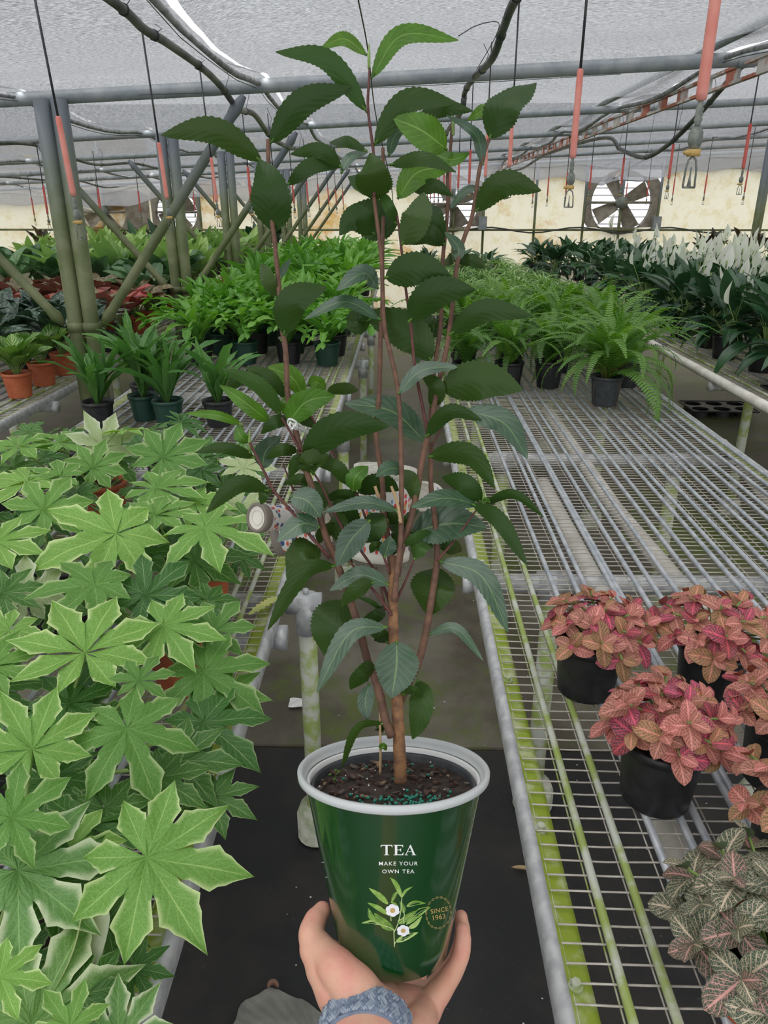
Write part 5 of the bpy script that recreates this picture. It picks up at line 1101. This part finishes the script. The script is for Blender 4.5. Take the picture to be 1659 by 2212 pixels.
# ---- leaves: base, mid, tip, apparent width, tone, depth offset base, tip
TL = [
 ((791, 239), (707, 130), (595, 112), 40, 'o', 0, -.03), ((791, 118), (743, 84), (692, 105), 25, 'b', 0, .02), ((803, 167), (868, 77), (991, 87), 40, 'b', 0, -.01), ((585, 308), (655, 222), (761, 188), 47, 'd', 0, -.02),
 ((564, 347), (462, 283), (348, 292), 46, 'd', 0, -.03), ((592, 500), (578, 415), (560, 345), 88, 'd', 0, -.02), ((621, 399), (677, 357), (742, 358), 33, 'd', 0, .01), ((737, 360), (692, 326), (627, 333), 28, 'd', 0, 0), ((738, 372), (758, 340), (796, 328), 28, 'g', 0, .01), ((791, 326), (749, 306), (711, 308), 22, 'd', 0, .03),
 ((809, 432), (806, 378), (800, 330), 72, 'd', 0, -.03), ((806, 425), (779, 398), (752, 381), 28, 'o', .01, .02), ((808, 505), (768, 470), (733, 508), 48, 'd', .005, -.01), ((860, 482), (815, 478), (748, 452), 76, 'd', .02, .03), ((855, 482), (838, 445), (818, 412), 22, 'o', 0, 0),
 ((810, 311), (880, 219), (986, 221), 48, 'd', -.005, -.03), ((964, 322), (911, 282), (850, 255), 64, 'b', 0, -.02), ((840, 335), (852, 295), (880, 272), 24, 'g', .02, .02), ((908, 244), (965, 234), (1021, 240), 29, 'd', .01, -.01), ((1043, 355), (1028, 292), (964, 249), 34, 'g', 0, -.02), ((1062, 235), (1036, 243), (1010, 260), 30, 'b', .03, .02),
 ((1058, 298), (1090, 222), (1158, 178), 80, 'd', 0, -.01), ((845, 356), (914, 343), (986, 372), 30, 'd', -.01, -.03), ((935, 330), (975, 345), (1015, 331), 34, 'b', .02, 0), ((860, 428), (903, 372), (975, 362), 54, 'b', .005, .01), ((893, 412), (938, 402), (979, 424), 27, 'd', .01, 0), ((869, 527), (898, 468), (915, 415), 64, 'd', -.02, -.03), ((1046, 405), (1008, 412), (974, 450), 24, 'g', .02, .0),
 ((1029, 455), (1088, 398), (1169, 412), 46, 'd', -.005, -.02), ((1050, 420), (1075, 418), (1099, 428), 18, 'd', .02, .03), ((961, 528), (922, 506), (885, 527), 38, 'd', .01, .02), ((955, 523), (935, 480), (912, 440), 46, 'd', .01, .03), ((988, 564), (990, 535), (961, 501), 29, 'g', .0, -.01), ((990, 568), (1021, 562), (1050, 579), 25, 'd', .01, .02), ((985, 562), (973, 560), (956, 572), 22, 'd', .02, .03),
 ((833, 600), (905, 580), (975, 598), 62, 'd', -.01, -.03), ((884, 694), (942, 634), (1027, 626), 60, 'd', -.01, -.03), ((973, 722), (1048, 672), (1150, 683), 46, 'd', -.005, -.03), ((983, 698), (1045, 660), (1112, 666), 24, 'o', .02, .02), ((816, 622), (785, 590), (727, 628), 42, 'g', .0, -.03), ((822, 690), (745, 652), (657, 690), 33, 'g', -.005, -.03), ((932, 778), (885, 722), (785, 676), 76, 'd', .01, .03), ((958, 702), (932, 706), (897, 685), 46, 'd', .02, .03),
 ((903, 785), (893, 742), (851, 725), 34, 'g', .02, .03), ((861, 850), (912, 800), (994, 792), 34, 'g', -.01, -.02), ((931, 878), (942, 838), (911, 810), 36, 'd', .01, .0), ((953, 840), (1042, 822), (1128, 842), 80, 'd', -.005, -.03), ((922, 942), (973, 890), (1042, 908), 32, 'd', -.01, -.03), ((1005, 886), (1088, 914), (1139, 990), 60, 'g', -.02, -.04), ((928, 986), (1014, 984), (1069, 1055), 44, 'd', 0, -.02), ((1039, 1084), (1003, 1048), (955, 1031), 44, 'd', 0, .01),
 ((1045, 1090), (1110, 1068), (1175, 1117), 20, 'd', 0, -.02), ((1030, 1090), (962, 1076), (888, 1096), 38, 'g', 0, -.02), ((1022, 1090), (1078, 1125), (1139, 1222), 34, 'd', -.005, -.03), ((888, 1150), (973, 1131), (1052, 1140), 82, 'g', .015, .0), ((895, 1207), (906, 1178), (932, 1150), 42, 'o', 0, .02), ((948, 1180), (975, 1183), (998, 1190), 34, 'd', .02, .03), ((950, 1212), (1040, 1245), (1098, 1366), 50, 'g', .005, -.03), ((945, 1226), (931, 1275), (926, 1330), 94, 'd', .03, .02),
 ((895, 1083), (888, 1044), (868, 1015), 34, 'd', .0, .02), ((870, 1014), (842, 1012), (812, 1030), 34, 'g', 0, -.02), ((578, 1060), (514, 1048), (446, 1108), 37, 'd', -.005, -.02), ((551, 989), (484, 968), (420, 978), 26, 'd', 0, -.02), ((522, 917), (468, 897), (400, 893), 20, 'b', .01, .0), ((539, 956), (520, 942), (510, 920), 28, 'b', 0, .01), ((567, 1012), (574, 975), (606, 942), 44, 'g', 0, .02), ((582, 912), (533, 872), (475, 832), 34, 'b', .01, 0), ((605, 896), (560, 835), (480, 797), 34, 'o', 0, -.02), ((539, 812), (512, 822), (487, 846), 28, 'd', .02, .02),
 ((617, 862), (585, 818), (530, 794), 30, 'd', .01, .02), ((655, 856), (630, 815), (578, 792), 46, 'b', .02, .03), ((666, 832), (685, 826), (704, 842), 28, 'b', .03, .03), ((706, 846), (740, 840), (775, 843), 24, 'd', .02, .03), ((624, 912), (662, 868), (724, 855), 52, 'b', -.01, -.02), ((626, 908), (595, 912), (563, 937), 28, 'd', .005, 0), ((628, 905), (655, 905), (680, 925), 26, 'd', .02, .03), ((656, 986), (735, 925), (842, 920), 62, 'd', -.015, -.03), ((918, 953), (845, 888), (745, 872), 66, 'g', .015, .01),
 ((643, 975), (608, 972), (575, 991), 26, 'd', 0, 0), ((676, 1020), (668, 1000), (712, 984), 44, 'd', -.01, -.01), ((676, 1022), (648, 996), (625, 1032), 30, 'd', -.008, -.01), ((751, 1048), (725, 1010), (685, 1004), 34, 'd', .01, .01), ((762, 1060), (768, 1030), (795, 1006), 38, 'b', .01, .01), ((628, 1072), (664, 1082), (693, 1118), 54, 'g', -.015, -.02), ((588, 1056), (570, 1066), (563, 1090), 26, 'd', .005, .005), ((774, 1064), (820, 1046), (862, 1060), 46, 'd', .03, .03), ((858, 1102), (786, 1086), (697, 1107), 30, 'g', -.01, -.02),
 ((690, 1138), (650, 1132), (599, 1170), 46, 'g', -.01, -.02), ((798, 1125), (757, 1168), (727, 1224), 56, 'g', -.025, -.04), ((690, 1182), (648, 1200), (622, 1262), 70, 'd', -.005, -.01), ((722, 1222), (655, 1240), (578, 1362), 36, 'd', -.02, -.04), ((838, 1262), (777, 1242), (712, 1276), 38, 'g', -.01, -.02), ((806, 1258), (770, 1276), (738, 1310), 36, 'd', -.015, -.02), ((750, 1298), (712, 1350), (702, 1418), 94, 'd', .02, .02), ((833, 1354), (755, 1368), (684, 1496), 42, 'g', -.012, -.03), ((838, 1388), (818, 1372), (793, 1358), 36, 'd', .01, .01),
 ((857, 1386), (856, 1442), (846, 1508), 92, 'g', -.025, -.03), ((810, 1440), (785, 1458), (757, 1490), 40, 'd', -.01, -.015), ((797, 1478), (789, 1516), (795, 1556), 36, 'g', -.01, -.01), ((926, 1370), (985, 1358), (1044, 1427), 22, 'g', .01, -.01), ((903, 1470), (908, 1524), (891, 1597), 50, 'd', .0, -.01), ((870, 1500), (892, 1492), (914, 1510), 24, 'd', -.005, -.01), ((829, 1562), (772, 1575), (738, 1661), 20, 'd', -.005, -.015), ((812, 1560), (818, 1572), (826, 1582), 22, 'd', .01, .01), ((822, 1618), (828, 1610), (834, 1622), 14, 'b', -.005, -.006),
 ((799, 1108), (806, 1138), (790, 1172), 56, 'd', 0, 0), ((831, 1202), (838, 1180), (842, 1158), 36, 'g', -.015, -.02), ((872, 1182), (900, 1160), (935, 1150), 20, 'o', 0, .01), ((597, 643), (577, 604), (562, 570), 32, 'd', 0, .01), ((604, 602), (614, 580), (628, 558), 14, 'g', 0, .02), ((613, 722), (634, 650), (706, 620), 62, 'd', -.01, -.03), ((608, 735), (640, 660), (700, 622), 30, 'd', .01, .01),
 ((760, 1180), (730, 1140), (735, 1100), 46, 'd', .01, .02), ((716, 1095), (745, 1105), (770, 1150), 44, 'd', .02, .03), ((700, 1100), (690, 1060), (650, 1050), 30, 'd', .02, .03), ((668, 1050), (650, 1035), (612, 1045), 24, 'd', .01, .01), ((840, 1130), (860, 1150), (850, 1200), 34, 'd', .02, .02), ((780, 1080), (745, 1070), (700, 1080), 26, 'd', .02, .03), ((766, 1180), (745, 1195), (762, 1220), 24, 'd', .01, 0), ((620, 900), (612, 870), (640, 850), 16, 'b', .01, .01), ((830, 1190), (812, 1180), (800, 1195), 22, 'd', .0, 0), ((800, 690), (770, 700), (775, 665), 40, 'd', .025, .03),
 ((960, 700), (990, 690), (1020, 705), 20, 'd', .02, .02), ((872, 1150), (880, 1120), (905, 1100), 20, 'd', .02, .02), ((850, 1140), (845, 1110), (820, 1105), 24, 'd', .02, .02), ((830, 1310), (815, 1330), (780, 1345), 30, 'd', .02, .02), ((826, 1320), (800, 1300), (770, 1290), 12, 'o', .02, .02), ((735, 1140), (700, 1150), (690, 1175), 28, 'd', .015, .01), ((1058, 1085), (1050, 1078), (1043, 1086), 10, 'b', -.003, -.003)]
mats = {'d': 'tea_d', 'o': 'tea_o', 'b': 'tea_b', 'g': 'tea_g'}
for i, (b0, m0, t0, w, tn, d0, d1) in enumerate(TL):
    r_ = random.Random(i); L2 = math.hypot(b0[0] - t0[0], b0[1] - t0[1]); roll = radians({'d': -28, 'o': -30, 'b': -22, 'g': 30}[tn] + r_.uniform(-10, 10))
    Dm = D0 + (d0 + d1) * .5 - .012 * (tn != 'g'); n = 37 if L2 > 60 else 17
    P = spline([at(*b0, D0 + d0) - BASE, at(*m0, Dm) - BASE, at(*t0, D0 + d1) - BASE], n)
    nr = []
    hd = V((t0[0] - b0[0], -(t0[1] - b0[1]), 0)).normalized(); vert = abs(hd.y) > .75
    for k in range(n):
        tg = (P[min(k + 1, n - 1)] - P[max(k - 1, 0)]).normalized(); s_ = tg.cross(-FW).normalized()   # side vector in view plane
        if s_.dot(UP) < 0 and not vert: s_ = -s_
        if vert and s_.dot(RT) < 0: s_ = -s_
        s2 = (s_ * cos(roll) + FW * sin(roll)).normalized(); nn = tg.cross(s2).normalized()
        if nn.dot(FW) > 0: nn = -nn
        nr.append(nn)
    mb = MB(); W_ = w / cos(roll) * D0 / 1600
    if tn in 'do': nr2 = [-v_ for v_ in nr]
    else: nr2 = nr
    blade(mb, P, nr2, W_ * 1.04, p_tea, 4, fold=.22 if tn != 'g' else .18, wav=.012, ser=.05, seed=i, curl=.1)
    lo = part('leaf', mb, M[mats[tn]], tea)
    if tn == 'b' and L2 > 40: lo['label'] = 'bright yellow-green leaf'
    if tn == 'g' and L2 > 60: lo['label'] = 'glossy leaf upper side with grey-green sky sheen put into its colour'
    mb = MB(); mb.tube([P[0] - (P[1] - P[0]) * .6, P[0], P[1], P[2]], [.0014, .0013, .0011, .0006], 5); part('petiole', mb, M['tea_b'] if w > 20 else M['petiole'], tea)
# new buds at the tips
for (x, y) in ((797, 118), (979, 262), (539, 950), (1045, 1080)):
    mb = MB(); p = at(x, y, D0 - .005) - BASE; mb.tube([p - UP * .012, p, p + UP * .01], [.0014, .0016, .0003], 6); part('bud', mb, M['petiole'], tea)
# weed seedling in the pot
mb = MB(); q = PM @ V((-.052, .006, ZS)); mb.tube([q, q + UP * .010, q + UP * .014 + RT * .003], .0004, 4)
for dx, dy in ((-.005, .011), (.0, .015), (.003, .014), (-.001, .007)): mb.sphere(q + RT * dx + UP * dy, V((.0018, .0012, .0009)), 7, 4)
part('weed_seedling', mb, M['tea_b'], tea)

# ---- white cord and floral printed drums hanging behind the stems
cord = tag(link('white_cord', None), 'thin white cord knotted around the left stem of the tea plant', 'cord'); mb = MB()
mb.tube(spline([at(630, 925, .652), at(622, 912, .650), at(628, 905, .646), at(648, 918, .650), at(680, 948, .672), at(712, 972, .688), at(735, 1010, .70), at(750, 1045, .72)], 26), .0011, 6); part('strand', mb, M['white_plastic'], cord)
mb = MB(); mb.tube(spline([at(640, 922, .652), at(690, 955, .69), at(722, 985, .70), at(742, 1025, .71)], 14), .0008, 5); part('strand', mb, M['white_plastic'], cord)
mb = MB(); r_ = random.Random(4)
mb.tube(spline([at(633 + r_.uniform(-9, 11), 920 + r_.uniform(-10, 12), .645 + r_.uniform(-.006, .006)) for _ in range(16)], 70), .0008, 5); part('knot', mb, M['white_plastic'], cord)
def floral(name, cols, ground):
    m, nt, b = newmat(name); g = N(nt, 'ShaderNodeTexCoord'); col = ground; pv = g.outputs['Object']
    for k, c_ in enumerate(cols):
        vo = N(nt, 'ShaderNodeTexVoronoi'); mp = N(nt, 'ShaderNodeMapping'); mp.inputs['Location'].default_value = (k * 3.3, k * 1.7, k); mp.inputs['Scale'].default_value = (130 + 25 * k, 130, 90); nt.links.new(pv, mp.inputs[0]); nt.links.new(mp.outputs[0], vo.inputs[0]); vo.inputs['Scale'].default_value = 1.0
        col = mixc(nt, math_(nt, 'SUBTRACT', 1, step(nt, vo.outputs['Distance'], .22, .34)), col, c_)
    setin(nt, b.inputs['Base Color'], col); b.inputs['Roughness'].default_value = .5; return m
fl1 = floral('blue_floral_print', [(.03, .06, .2), (.04, .1, .18), (.55, .08, .04)], (.62, .6, .55)); fl2 = floral('red_floral_print', [(.65, .03, .03), (.7, .12, .06), (.12, .3, .5), (.6, .4, .08)], (.72, .7, .66))
cream = simple('cream_disc', (.72, .69, .6), rough=.5); taupe = simple('taupe_ring', (.2, .17, .14), rough=.5)
def drum(c, axis, L_, r_, lab, mat, capm, label_ring=True):
    t = thing('patterned_drum', lab, 'container', c, None); Mx = frame(V((0, 0, 0)), axis)
    mb = MB(); mb.lathe([(r_ * .93, -L_ / 2), (r_ * 1.0, -L_ / 2 + .003), (r_ * .9, 0), (r_ * 1.0, L_ / 2 - .003), (r_ * .93, L_ / 2)], 32, M3=Mx.to_3x3()); part('body', mb, mat, t)
    for s in (-1, 1):
        mb = MB(); z = s * L_ / 2; mb.lathe([(r_ * .96, z - s * .004), (r_ * 1.06, z), (r_ * 1.06, z + s * .006), (r_ * .84, z + s * .007), (r_ * .82, z + s * .004)], 32, M3=Mx.to_3x3()); part('end_ring', mb, capm, t)
        mb = MB(); mb.disc((0, 0, 0), r_ * .86, 28, M3=Mx.to_3x3(), z=z + s * .0052); mb.lathe([(r_ * .5, z + s * .0056), (r_ * .52, z + s * .0062), (r_ * .54, z + s * .0056)], 28, M3=Mx.to_3x3()); part('end_disc', mb, cream, t)
    return t
drum(at(594, 1118, .715), (RT * .6 + FW * .8), .036, .0135, 'small cream faced round end with taupe ring left of the stems', fl1, taupe)
drum(at(655, 1148, .75), (RT * .97 + UP * .1 - FW * .2), .042, .0215, 'blue floral printed drum beside the taupe ringed round end', fl1, taupe)
drum(at(825, 1106, .748), (UP * .97 + RT * .08 - FW * .2), .080, .030, 'red and blue floral printed drum hidden behind the tea stems', fl2, cream)
drum(at(922, 1073, .775), (RT * .25 + FW * .95), .03, .0148, 'small all cream round end right of the middle stems', fl2, cream)
t = thing('price_tag', 'little white printed tag with dark characters on the cord behind the leaves', 'tag', at(748, 1062, .705)); mb = MB(); mb.box((0, 0, 0), (.007, .0006, .030), PM); part('card', mb, M['white_plastic'], t, False)
mb = MB()
for k in range(3): mb.box(PM @ V((-.002 + .002 * k, -.0006, -.004)), (.0011, .0004, .003), PM)
part('print', mb, M['black_plastic'], t, False)

# ================================================================== HAND AND WRIST BAND
hand = thing('person', 'person holding the green pot from below, left hand with blue wrist band', 'person', BASE - AX * .06)
HB = BASE - AX * .06
def hp(x, y, d): return at(x, y, d) - HB
bm = MB()
def cap(pts, n=14):
    """smooth tapered limb through (px,py,depth,radius_px)"""
    P = [V((*hp(p[0], p[1], p[2]),)) for p in pts]; rr = [p[3] * p[2] / 1600 for p in pts]
    k = max(6, 5 * len(pts)); Q = spline(P, k); rad = []
    for i in range(k):
        u = i / (k - 1) * (len(pts) - 1); j = min(int(u), len(pts) - 2); f_ = u - j; f_ = f_ * f_ * (3 - 2 * f_); rad.append(rr[j] * (1 - f_) + rr[j + 1] * f_)
    # rounded ends
    bm.tube(Q, rad, n); bm.sphere(Q[0], rad[0], n, 8); bm.sphere(Q[-1], rad[-1], n, 8)
wc = hp(790, 2243, .600); wax = (FW + UP * .12 + RT * .02).normalized()
def capv(P, rad, n=16):
    k = 5 * len(P); Q = spline(P, k); rr = []
    for i in range(k):
        u = i / (k - 1) * (len(P) - 1); j = min(int(u), len(P) - 2); f_ = u - j; f_ = f_ * f_ * (3 - 2 * f_); rr.append(rad[j] * (1 - f_) + rad[j + 1] * f_)
    bm.tube(Q, rr, n); bm.sphere(Q[0], rr[0], n, 8); bm.sphere(Q[-1], rr[-1], n, 8)
capv([wc - wax * .22 - UP * .03, wc - wax * .10 - UP * .01, wc - wax * .02, wc + wax * .015, hp(800, 2190, .635)], [.046, .040, .0335, .0325, .030], 24)
cap([(775, 2190, .625, 68), (742, 2135, .63, 62), (708, 2085, .640, 50), (684, 2050, .648, 38)], 20)        # thenar
cap([(800, 2190, .62, 62), (770, 2140, .615, 52), (735, 2100, .622, 44), (700, 2060, .640, 34)], 18)
cap([(690, 2060, .646, 38), (673, 2022, .653, 29), (680, 1990, .663, 25), (696, 1966, .672, 19)], 18)          # thumb
cap([(800, 2200, .635, 66), (850, 2190, .65, 60), (900, 2185, .668, 50)], 20)                                  # palm heel
cap([(800, 2175, .66, 46), (850, 2168, .69, 42), (900, 2158, .71, 40)], 18)
cap([(880, 2225, .64, 52), (915, 2185, .658, 38), (942, 2150, .665, 29), (970, 2112, .664, 23.5), (994, 2068, .660, 19.5), (1000, 2030, .664, 18.5), (998, 2008, .668, 15.5)], 16)  # little finger
cap([(905, 2165, .70, 36), (945, 2130, .705, 25), (984, 2075, .706, 19), (999, 2020, .70, 17.5), (996, 1980, .694, 14.5)], 16)                  # ring finger
cap([(860, 2160, .72, 36), (890, 2120, .745, 24), (920, 2060, .765, 20), (935, 2000, .762, 17), (936, 1965, .755, 14)], 14)                  # middle
cap([(810, 2160, .71, 36), (815, 2120, .75, 24), (820, 2055, .772, 20), (825, 2000, .768, 17), (828, 1965, .760, 14)], 14)                    # index
cap([(905, 2195, .65, 42), (895, 2235, .62, 48), (850, 2290, .585, 58)], 18)
skin, nt, b = newmat('skin'); g = N(nt, 'ShaderNodeTexCoord'); n1 = noise_(nt, 38, 4, g.outputs['Object']); n2 = noise_(nt, 420, 3, g.outputs['Object'])
setin(nt, b.inputs['Base Color'], mixc(nt, step(nt, n1, .35, .68), (.70, .40, .28), (.68, .31, .235))); b.inputs['Roughness'].default_value = .5; b.inputs['Subsurface Weight'].default_value = .25; b.inputs['Subsurface Radius'].default_value = (.012, .004, .0025); b.inputs['Subsurface Scale'].default_value = .6
wv = N(nt, 'ShaderNodeTexWave'); wv.inputs['Scale'].default_value = 30; wv.inputs['Distortion'].default_value = 9; wv.inputs['Detail'].default_value = 3; nt.links.new(g.outputs['Object'], wv.inputs[0])
bump(nt, b, math_(nt, 'ADD', math_(nt, 'MULTIPLY', n2, .5), math_(nt, 'MULTIPLY', wv.outputs[1], .25)), .35, .0012)
ho = part('hand', bm, skin, hand)
rm = ho.modifiers.new('remesh', 'REMESH'); rm.mode = 'VOXEL'; rm.voxel_size = .0011; rm.use_smooth_shade = True
sm = ho.modifiers.new('smooth', 'SMOOTH'); sm.factor = .6; sm.iterations = 16
# thumb nail edge and finger nails
nailm = simple('nail', (.72, .42, .34), rough=.3)
for (x, y, d, ang) in ((664, 1975, .664, 1.2),):
    pass
# braided band: ring of woven strands around the wrist
Wx = (RT - wax * RT.dot(wax)).normalized(); Wy = wax.cross(Wx).normalized()
bandm = simple('woven_slate_blue_yarn', (.13, .17, .25), (.2, .25, .33), .75, 0, 60)
yarn2 = simple('woven_pale_yarn', (.36, .41, .48), (.28, .33, .41), .75, 0, 60)
rx_, ry_ = .0362, .0350
def bp(a, z, off=0): return wc + Wx * ((rx_ + off) * cos(a)) + Wy * ((ry_ + off) * sin(a)) + wax * z
mb = MB(); rows = [[bp(2 * pi * j / 72, z, o_) for j in range(73)] for z, o_ in ((-.0135, -.002), (-.0135, .0008), (.0135, .0008), (.0135, -.002))]
mb.grid(rows); part('wrist_band', mb, bandm, hand); band = hand.children[-1]
NS = 9
mbw = MB()
for s in range(NS * 2):
    dirn = 1 if s % 2 else -1; ph0 = 2 * pi * (s // 2) / NS; P = []
    for k in range(97):
        u = k / 96; a = ph0 * 1.0 + dirn * u * 2 * pi; tri = abs(((u * 16 + (s // 2) * .5) % 2) - 1) * 2 - 1
        P.append(bp(a, tri * .0122, .0014 + .0007 * sin(k * pi / 2.18 + s * pi / 2)))
    mbw.cur = s % 2; mbw.tube(P, .0015, 6, False)
bw = part('braid', mbw, [bandm, yarn2], band); bw['kind'] = 'stuff'
mb = MB(); a0 = 2.75
for z in range(1): mb.tube([bp(a0, -.015, .002), bp(a0, 0, .0028), bp(a0, .015, .002)], .0016, 8); mb.tube([bp(a0 - .06, -.0142, .0015), bp(a0 - .06, 0, .002), bp(a0 - .06, .0142, .0015)], .0016, 8)
lug = part('lug', mb, M['black_plastic'], hand); lug['label'] = 'dark lug at the end of the band'

# ================================================================== SMALL THINGS ON THE FLOOR
t = tag(link('paper_scrap', None, None, atz(640, 1521, .006)), 'crumpled white scrap on the concrete by the left bench leg', 'scrap'); mb = MB()
rows = [[V(((i - 2) * .012 + .006 * noise.noise(V((i, j, 1))), (j - 2) * .012, .006 + .012 * noise.noise(V((i * 1.3, j * 1.1, 3))))) for i in range(5)] for j in range(5)]; mb.grid(rows); part('sheet', mb, M['white_plastic'], t, False)
t = tag(link('dry_leaf', None, None, atz(590, 2135, .004)), 'small curled brown leaf on the pale patch near the hand', 'leaf'); mb = MB()
blade(mb, spline([V((-.012, 0, 0)), V((0, .004, .010)), V((.012, 0, .002))], 8), V((0, 0, 1)), .014, p_oval, 2, fold=.8); part('blade', mb, M['stemc'], t)
t = tag(link('twig_scrap', None, None, atz(1135, 1878, .004)), 'brown leaf strip on the dark floor beside the right bench rail', 'leaf'); mb = MB()
blade(mb, spline([V((-.035, .006, 0)), V((0, 0, .004)), V((.04, -.012, .001))], 8), V((0, 0, 1)), .012, p_oval, 2, fold=.3); part('blade', mb, M['stempale'], t)
# fallen frond piece on the left bench mesh
t = tag(link('fallen_leaf', None, None, atz(575, 1310, BZ + .012)), 'pale yellow serrated leaf lying on the left bench mesh', 'leaf'); mb = MB()
blade(mb, spline([V((-.03, -.035, 0)), V((0, 0, .006)), V((.02, .04, .002))], 16), V((0, 0, 1)), .022, p_strap, 2, fold=.2, ser=.25); part('blade', mb, simple('yellowed_leaf', (.6, .58, .2), (.4, .5, .14), .6), t)
